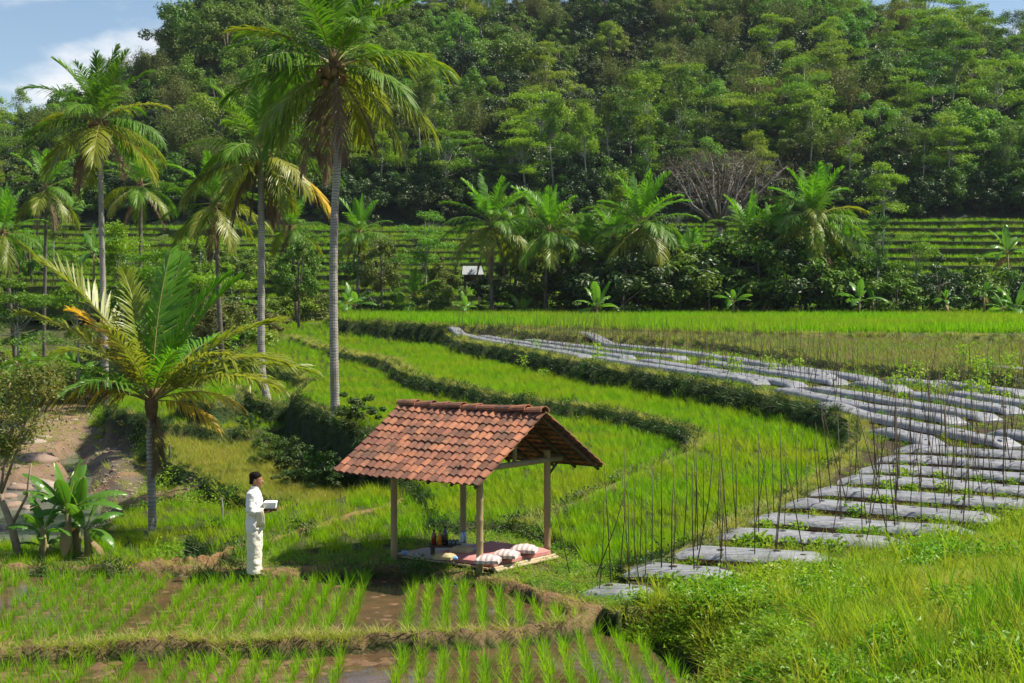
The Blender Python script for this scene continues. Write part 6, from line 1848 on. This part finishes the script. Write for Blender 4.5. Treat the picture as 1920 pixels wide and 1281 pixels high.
vis = [p_ for p_ in sd_pts if (HY + (ZC - p_[2] - .2) * FPX / p_[1]) < 1290 and abs(p_[0]) * FPX / p_[1] < 985]
vis.sort(key=lambda p_: p_[1])
near_p = vis[:300]; rest_p = vis[300:] + [p_ for p_ in sd_pts if p_ not in set(vis)]
srow = {}
for i, p_ in enumerate(near_p):
    o = link('rice_seedling', SDM[int(rng.integers(0, 6))]); o.location = p_[:3]; srow.setdefault(p_[3], []).append((o, p_[1])); o.rotation_euler = (rng.normal(0, .06), rng.normal(0, .06), rng.uniform(0, 6.28)); s = rng.uniform(.65, 1.2); o.scale = (s, s, s * rng.uniform(.8, 1.15))
    tag(o, 'tuft of young rice planted in a row of the flooded nearest paddy', 'rice plant', 'rice seedlings in the nearest paddy')
for j, k in enumerate(sorted(srow)): rank_labels(srow[k], 'young rice tuft, %s from front in the ' + ordinal(j + 1) + ' row from left')
cs = bpy.data.collections.new('seedling_sources')
for i, me in enumerate(SDM): cs.objects.link(bpy.data.objects.new(f'seedling_source_{i:02d}', me))
LIB['seedling'] = (cs, len(SDM))
rp = np.array(rest_p)[:, :3]; scatter('rice_seedlings', 'seedling', rp, np.random.default_rng(1).uniform(.65, 1.15, len(rp)), 'rows of young rice tufts in the flooded paddies before the bund', 'rice seedlings')
# weeds and finer grass in the left part of the nursery paddies
P = field_pts([12, 13], 15, 26, 6, .2, 22, slope_max=9); P = P[(P[:, 0] < -2.6) & (RNG.uniform(size=len(P)) < np.clip((-P[:, 0] - 2) / 4, 0, 1))]
Pf = field_pts([20], 17, 27, 16, .2, 22, slope_max=9); scatter('bund_grass', 'bund', Pf, fsize(Pf, .4, .9), 'short grass along the bund in front of the pavilion', 'grass')
Pm = field_pts([21], 17, 26, 130, .2, 22, slope_max=9); Pm = Pm[RNG.uniform(size=len(Pm)) < np.clip(.75 - .25 * (Pm[:, 0] + 2.2), .15, 1)]
scatter('bund_grass', 'bund', Pm, fsize(Pm, .6, 1.2), 'grass thatching the bund between the two nearest paddies', 'grass')
scatter('paddy_grass', 'seedling', P, fsize(P, .4, .8), 'extra grass among the rows on the left of the paddies', 'grass')
# mud: clods breaking the water
def clod_fn(r, i):
    k = 7; a = np.arange(k) * 2 * math.pi / k
    v = np.concatenate([[(0, 0, .045)], np.stack([.07 * np.cos(a) * r.uniform(.7, 1.2, k), .07 * np.sin(a) * r.uniform(.7, 1.2, k), np.full(k, .022) + r.normal(0, .006, k)], 1), np.stack([.12 * np.cos(a) * r.uniform(.7, 1.3, k), .12 * np.sin(a) * r.uniform(.7, 1.3, k), np.full(k, -.03)], 1)])
    t = [(0, 1 + j, 1 + (j + 1) % k) for j in range(k)]; q = [(1 + j, 1 + k + j, 1 + k + (j + 1) % k, 1 + (j + 1) % k) for j in range(k)]
    return mesh_np('clod', v, [np.array(q), np.array(t)], M_MUD, smooth=True)
M_MUD = solid('wet_mud', (.17, .098, .045, 1), (.10, .06, .03, 1), 6, .6, .35, .4, 20, coord='pos')
variants('clod', 4, clod_fn)
P = field_pts([12], 19, 26, 55, .2, 22, slope_max=9); k = fnoise(P[:, 0] / .9, P[:, 1] / .5, 99) > -.1 + .35 * (P[:, 0] > -1.5)
P = P[k & (RNG.uniform(size=len(P)) < np.where(P[:, 0] > -2.2, .15, .45))]; P[:, 2] = -.16; scatter('mud_clods', 'clod', P, RNG.uniform(.4, 1.2, len(P)), 'wet mud clods breaking the shallow water of the paddy', 'mud', hs=.4)
P = field_pts([13], 15, 22, 30, .2, 20, slope_max=9); k = fnoise(P[:, 0] / .9, P[:, 1] / .7, 98) > .1
P = P[k & (P[:, 0] < -1.5)]; P[:, 2] = -.322; scatter('mud_clods', 'clod', P, RNG.uniform(.6, 1.8, len(P)), 'mud clods in the nearest flooded paddy', 'mud', hs=.4)

# ------------------------------------------------------------------ small hut, rocks, posts, driftwood
hp = at(885, 540, 129); hp.z = float(gz(hp.x, hp.y))
hut = empty('field_hut', hp, math.radians(8)); tag(hut, 'tiny raised field hut with a pale metal roof beyond the far palms', 'hut')
zf_ = (at(885, 529, 129) - hp).z; zr = (at(885, 499, 129) - hp).z; ze = (at(885, 514, 129) - hp).z
for a in (-1, 1):
    for b_ in (-1, 1):
        mb = MB(); mb.tube([(a * .62, b_ * .5, -.3), (a * .62, b_ * .5, ze)], .05, 6); mb.obj('post', M_BARK, hut)
mb = MB(); mb.box((0, 0, zf_), (1.5, 1.2, .07)); mb.obj('floor', M_BEAM, hut)
mb = MB(); mb.box((0, .5, (zf_ + ze) / 2), (1.3, .05, ze - zf_ - .1)); mb.obj('back_wall', M_WOODD, hut)
mb = MB(); mb.add([(-.95, -.8, ze - .05), (.95, -.8, ze - .05), (.8, 0, zr), (-.8, 0, zr), (-.95, .8, ze - .05), (.95, .8, ze - .05), (-.95, -.8, ze - .1), (.95, -.8, ze - .1), (.8, 0, zr - .06), (-.8, 0, zr - .06), (-.95, .8, ze - .1), (.95, .8, ze - .1)], [(0, 1, 2, 3), (3, 2, 5, 4), (6, 9, 8, 7), (9, 10, 11, 8), (0, 6, 7, 1), (4, 5, 11, 10)])
mb.obj('roof', solid('pale_metal_roof', (.36, .38, .40, 1), (.26, .28, .30, 1), 4, .5, .4, vecscale=(6, 1, 1)), hut)
def rock_mesh(seed):
    r = np.random.default_rng(seed); mb = MB()
    k = 12; rings = []
    for z_, s in ((-.35, .8), (-.1, 1.05), (.2, .95), (.42, .68), (.55, .3)):
        a = np.arange(k) * 2 * math.pi / k; rr = s * (1 + .16 * r.normal(size=k)); rings.append(np.stack([rr * np.cos(a), rr * np.sin(a) * .8, np.full(k, z_) + .05 * r.normal(size=k)], 1))
    mb.loft(rings); return mb.mesh('rock', M_ROCK, True)
M_ROCK = solid('river_stone', (.24, .20, .165, 1), (.33, .28, .235, 1), 3, .85, .15, .5, 9, rand=(.22, .15, .11, 1))
RK = [rock_mesh(800 + i) for i in range(5)]
rng = np.random.default_rng(66)
ROCKS = [(75, 898, .75, 'large pale boulder in the river behind the banana leaves'), (38, 905, .45, 'flat stone at the water edge left of the pale boulder'), (60, 845, .55, 'brown boulder at the foot of the earth track'), (70, 880, .9, 'dark reddish rock slab above the pale boulder'), (105, 800, .3, ''), (95, 815, .25, ''), (40, 835, .35, ''), (20, 770, .4, ''), (30, 800, .35, ''), (12, 920, .4, ''), (25, 935, .35, ''), (50, 940, .3, ''), (85, 835, .3, ''), (120, 870, .45, ''), (145, 885, .35, ''), (160, 860, .4, ''), (95, 925, .3, ''), (140, 800, .25, ''), (8, 975, .35, ''), (20, 1010, .35, ''), (130, 735, .4, ''), (150, 728, .5, ''), (60, 760, .4, '')]
rk_l = []
for i, (px, py, s, lb) in enumerate(ROCKS):
    q = hit(px, py, lambda Y: -2.6 if py > 0 else 0); q.z = float(gz(q.x, q.y))
    o = link('river_rock', RK[i % 5]); o.location = (q.x, q.y, max(q.z, -2.85)); o.rotation_euler = (0, 0, rng.uniform(0, 6)); o.scale = (s * rng.uniform(.9, 1.4), s, s * rng.uniform(.55, .8))
    tag(o, lb or 'small rock', 'rock', 'rocks along the river')
    if not lb: rk_l.append((o, px))
rank_labels(rk_l, 'small rock, %s from left on the gravel along the river')
variants('pebble', 4, lambda r, i: rock_mesh(850 + i))
P = field_pts([23, 24], 33, 128, 5, 1.1, 50, slope_max=9); scatter('gravel', 'pebble', P, RNG.uniform(.03, .10, len(P)) * (1 + .5 * (RNG.uniform(size=len(P)) > .9)), 'pebbles and stones strewn over the river gravel and earth track', 'gravel')
q = hit(416, 976, pL3); mb = MB(); mb.tube([(0, 0, -.2), (.015, 0, .3), (-.01, 0, .57)], [.028, .025, .02], 7)
o = mb.obj('wooden_stake', M_BARKP); q.z = float(gz(q.x, q.y)); o.location = q; tag(o, 'short pale wooden stake in the grass between the short palm and the man', 'stake')
q = hit(318, 866, pL2); q.z = float(gz(q.x, q.y)); mb = MB(); mb.tube([(0, 0, -.1), (.02, 0, .4), (0, 0, .8)], [.04, .04, .03], 7)
o = mb.obj('wooden_stake', M_BARK); o.location = q; tag(o, 'grey stump of a stake on the edge of the yellowing paddy', 'stake')
for i, (a, b_, lb) in enumerate((((25, 905), (48, 903), 'pale driftwood log lying by the river boulder'), ((-5, 1020), (22, 990), 'fallen pale branch left of the leaning trunk'))):
    A = hit(a[0], a[1], lambda Y: -2.4 if i == 0 else -.6); B_ = hit(b_[0], b_[1], lambda Y: -2.4 if i == 0 else -.6); A.z = float(gz(A.x, A.y)) + .1; B_.z = float(gz(B_.x, B_.y)) + .15
    mb = MB(); mb.tube([A, (A + B_) / 2 + Vector((0, 0, .06)), B_], [.07, .085, .05], 7); tag(mb.obj('driftwood_log', M_BARKP, None, True), lb, 'log')

# ------------------------------------------------------------------ thin moist air over the valley
hm, hn, hout = mat_nodes('valley_haze')
hv = hn.nodes.new('ShaderNodeVolumePrincipled')
hv.inputs['Color'].default_value = (.72, .84, 1.0, 1)
hv.inputs['Density'].default_value = 0.00007
hv.inputs['Anisotropy'].default_value = 0.1
hn.links.new(hv.outputs[0], hout.inputs['Volume'])
mb = MB(); mb.box((0, 300, 62), (1100, 700, 134))
tag(mb.obj('haze', hm), 'thin pale haze filling the valley air', 'haze', None, 'stuff')
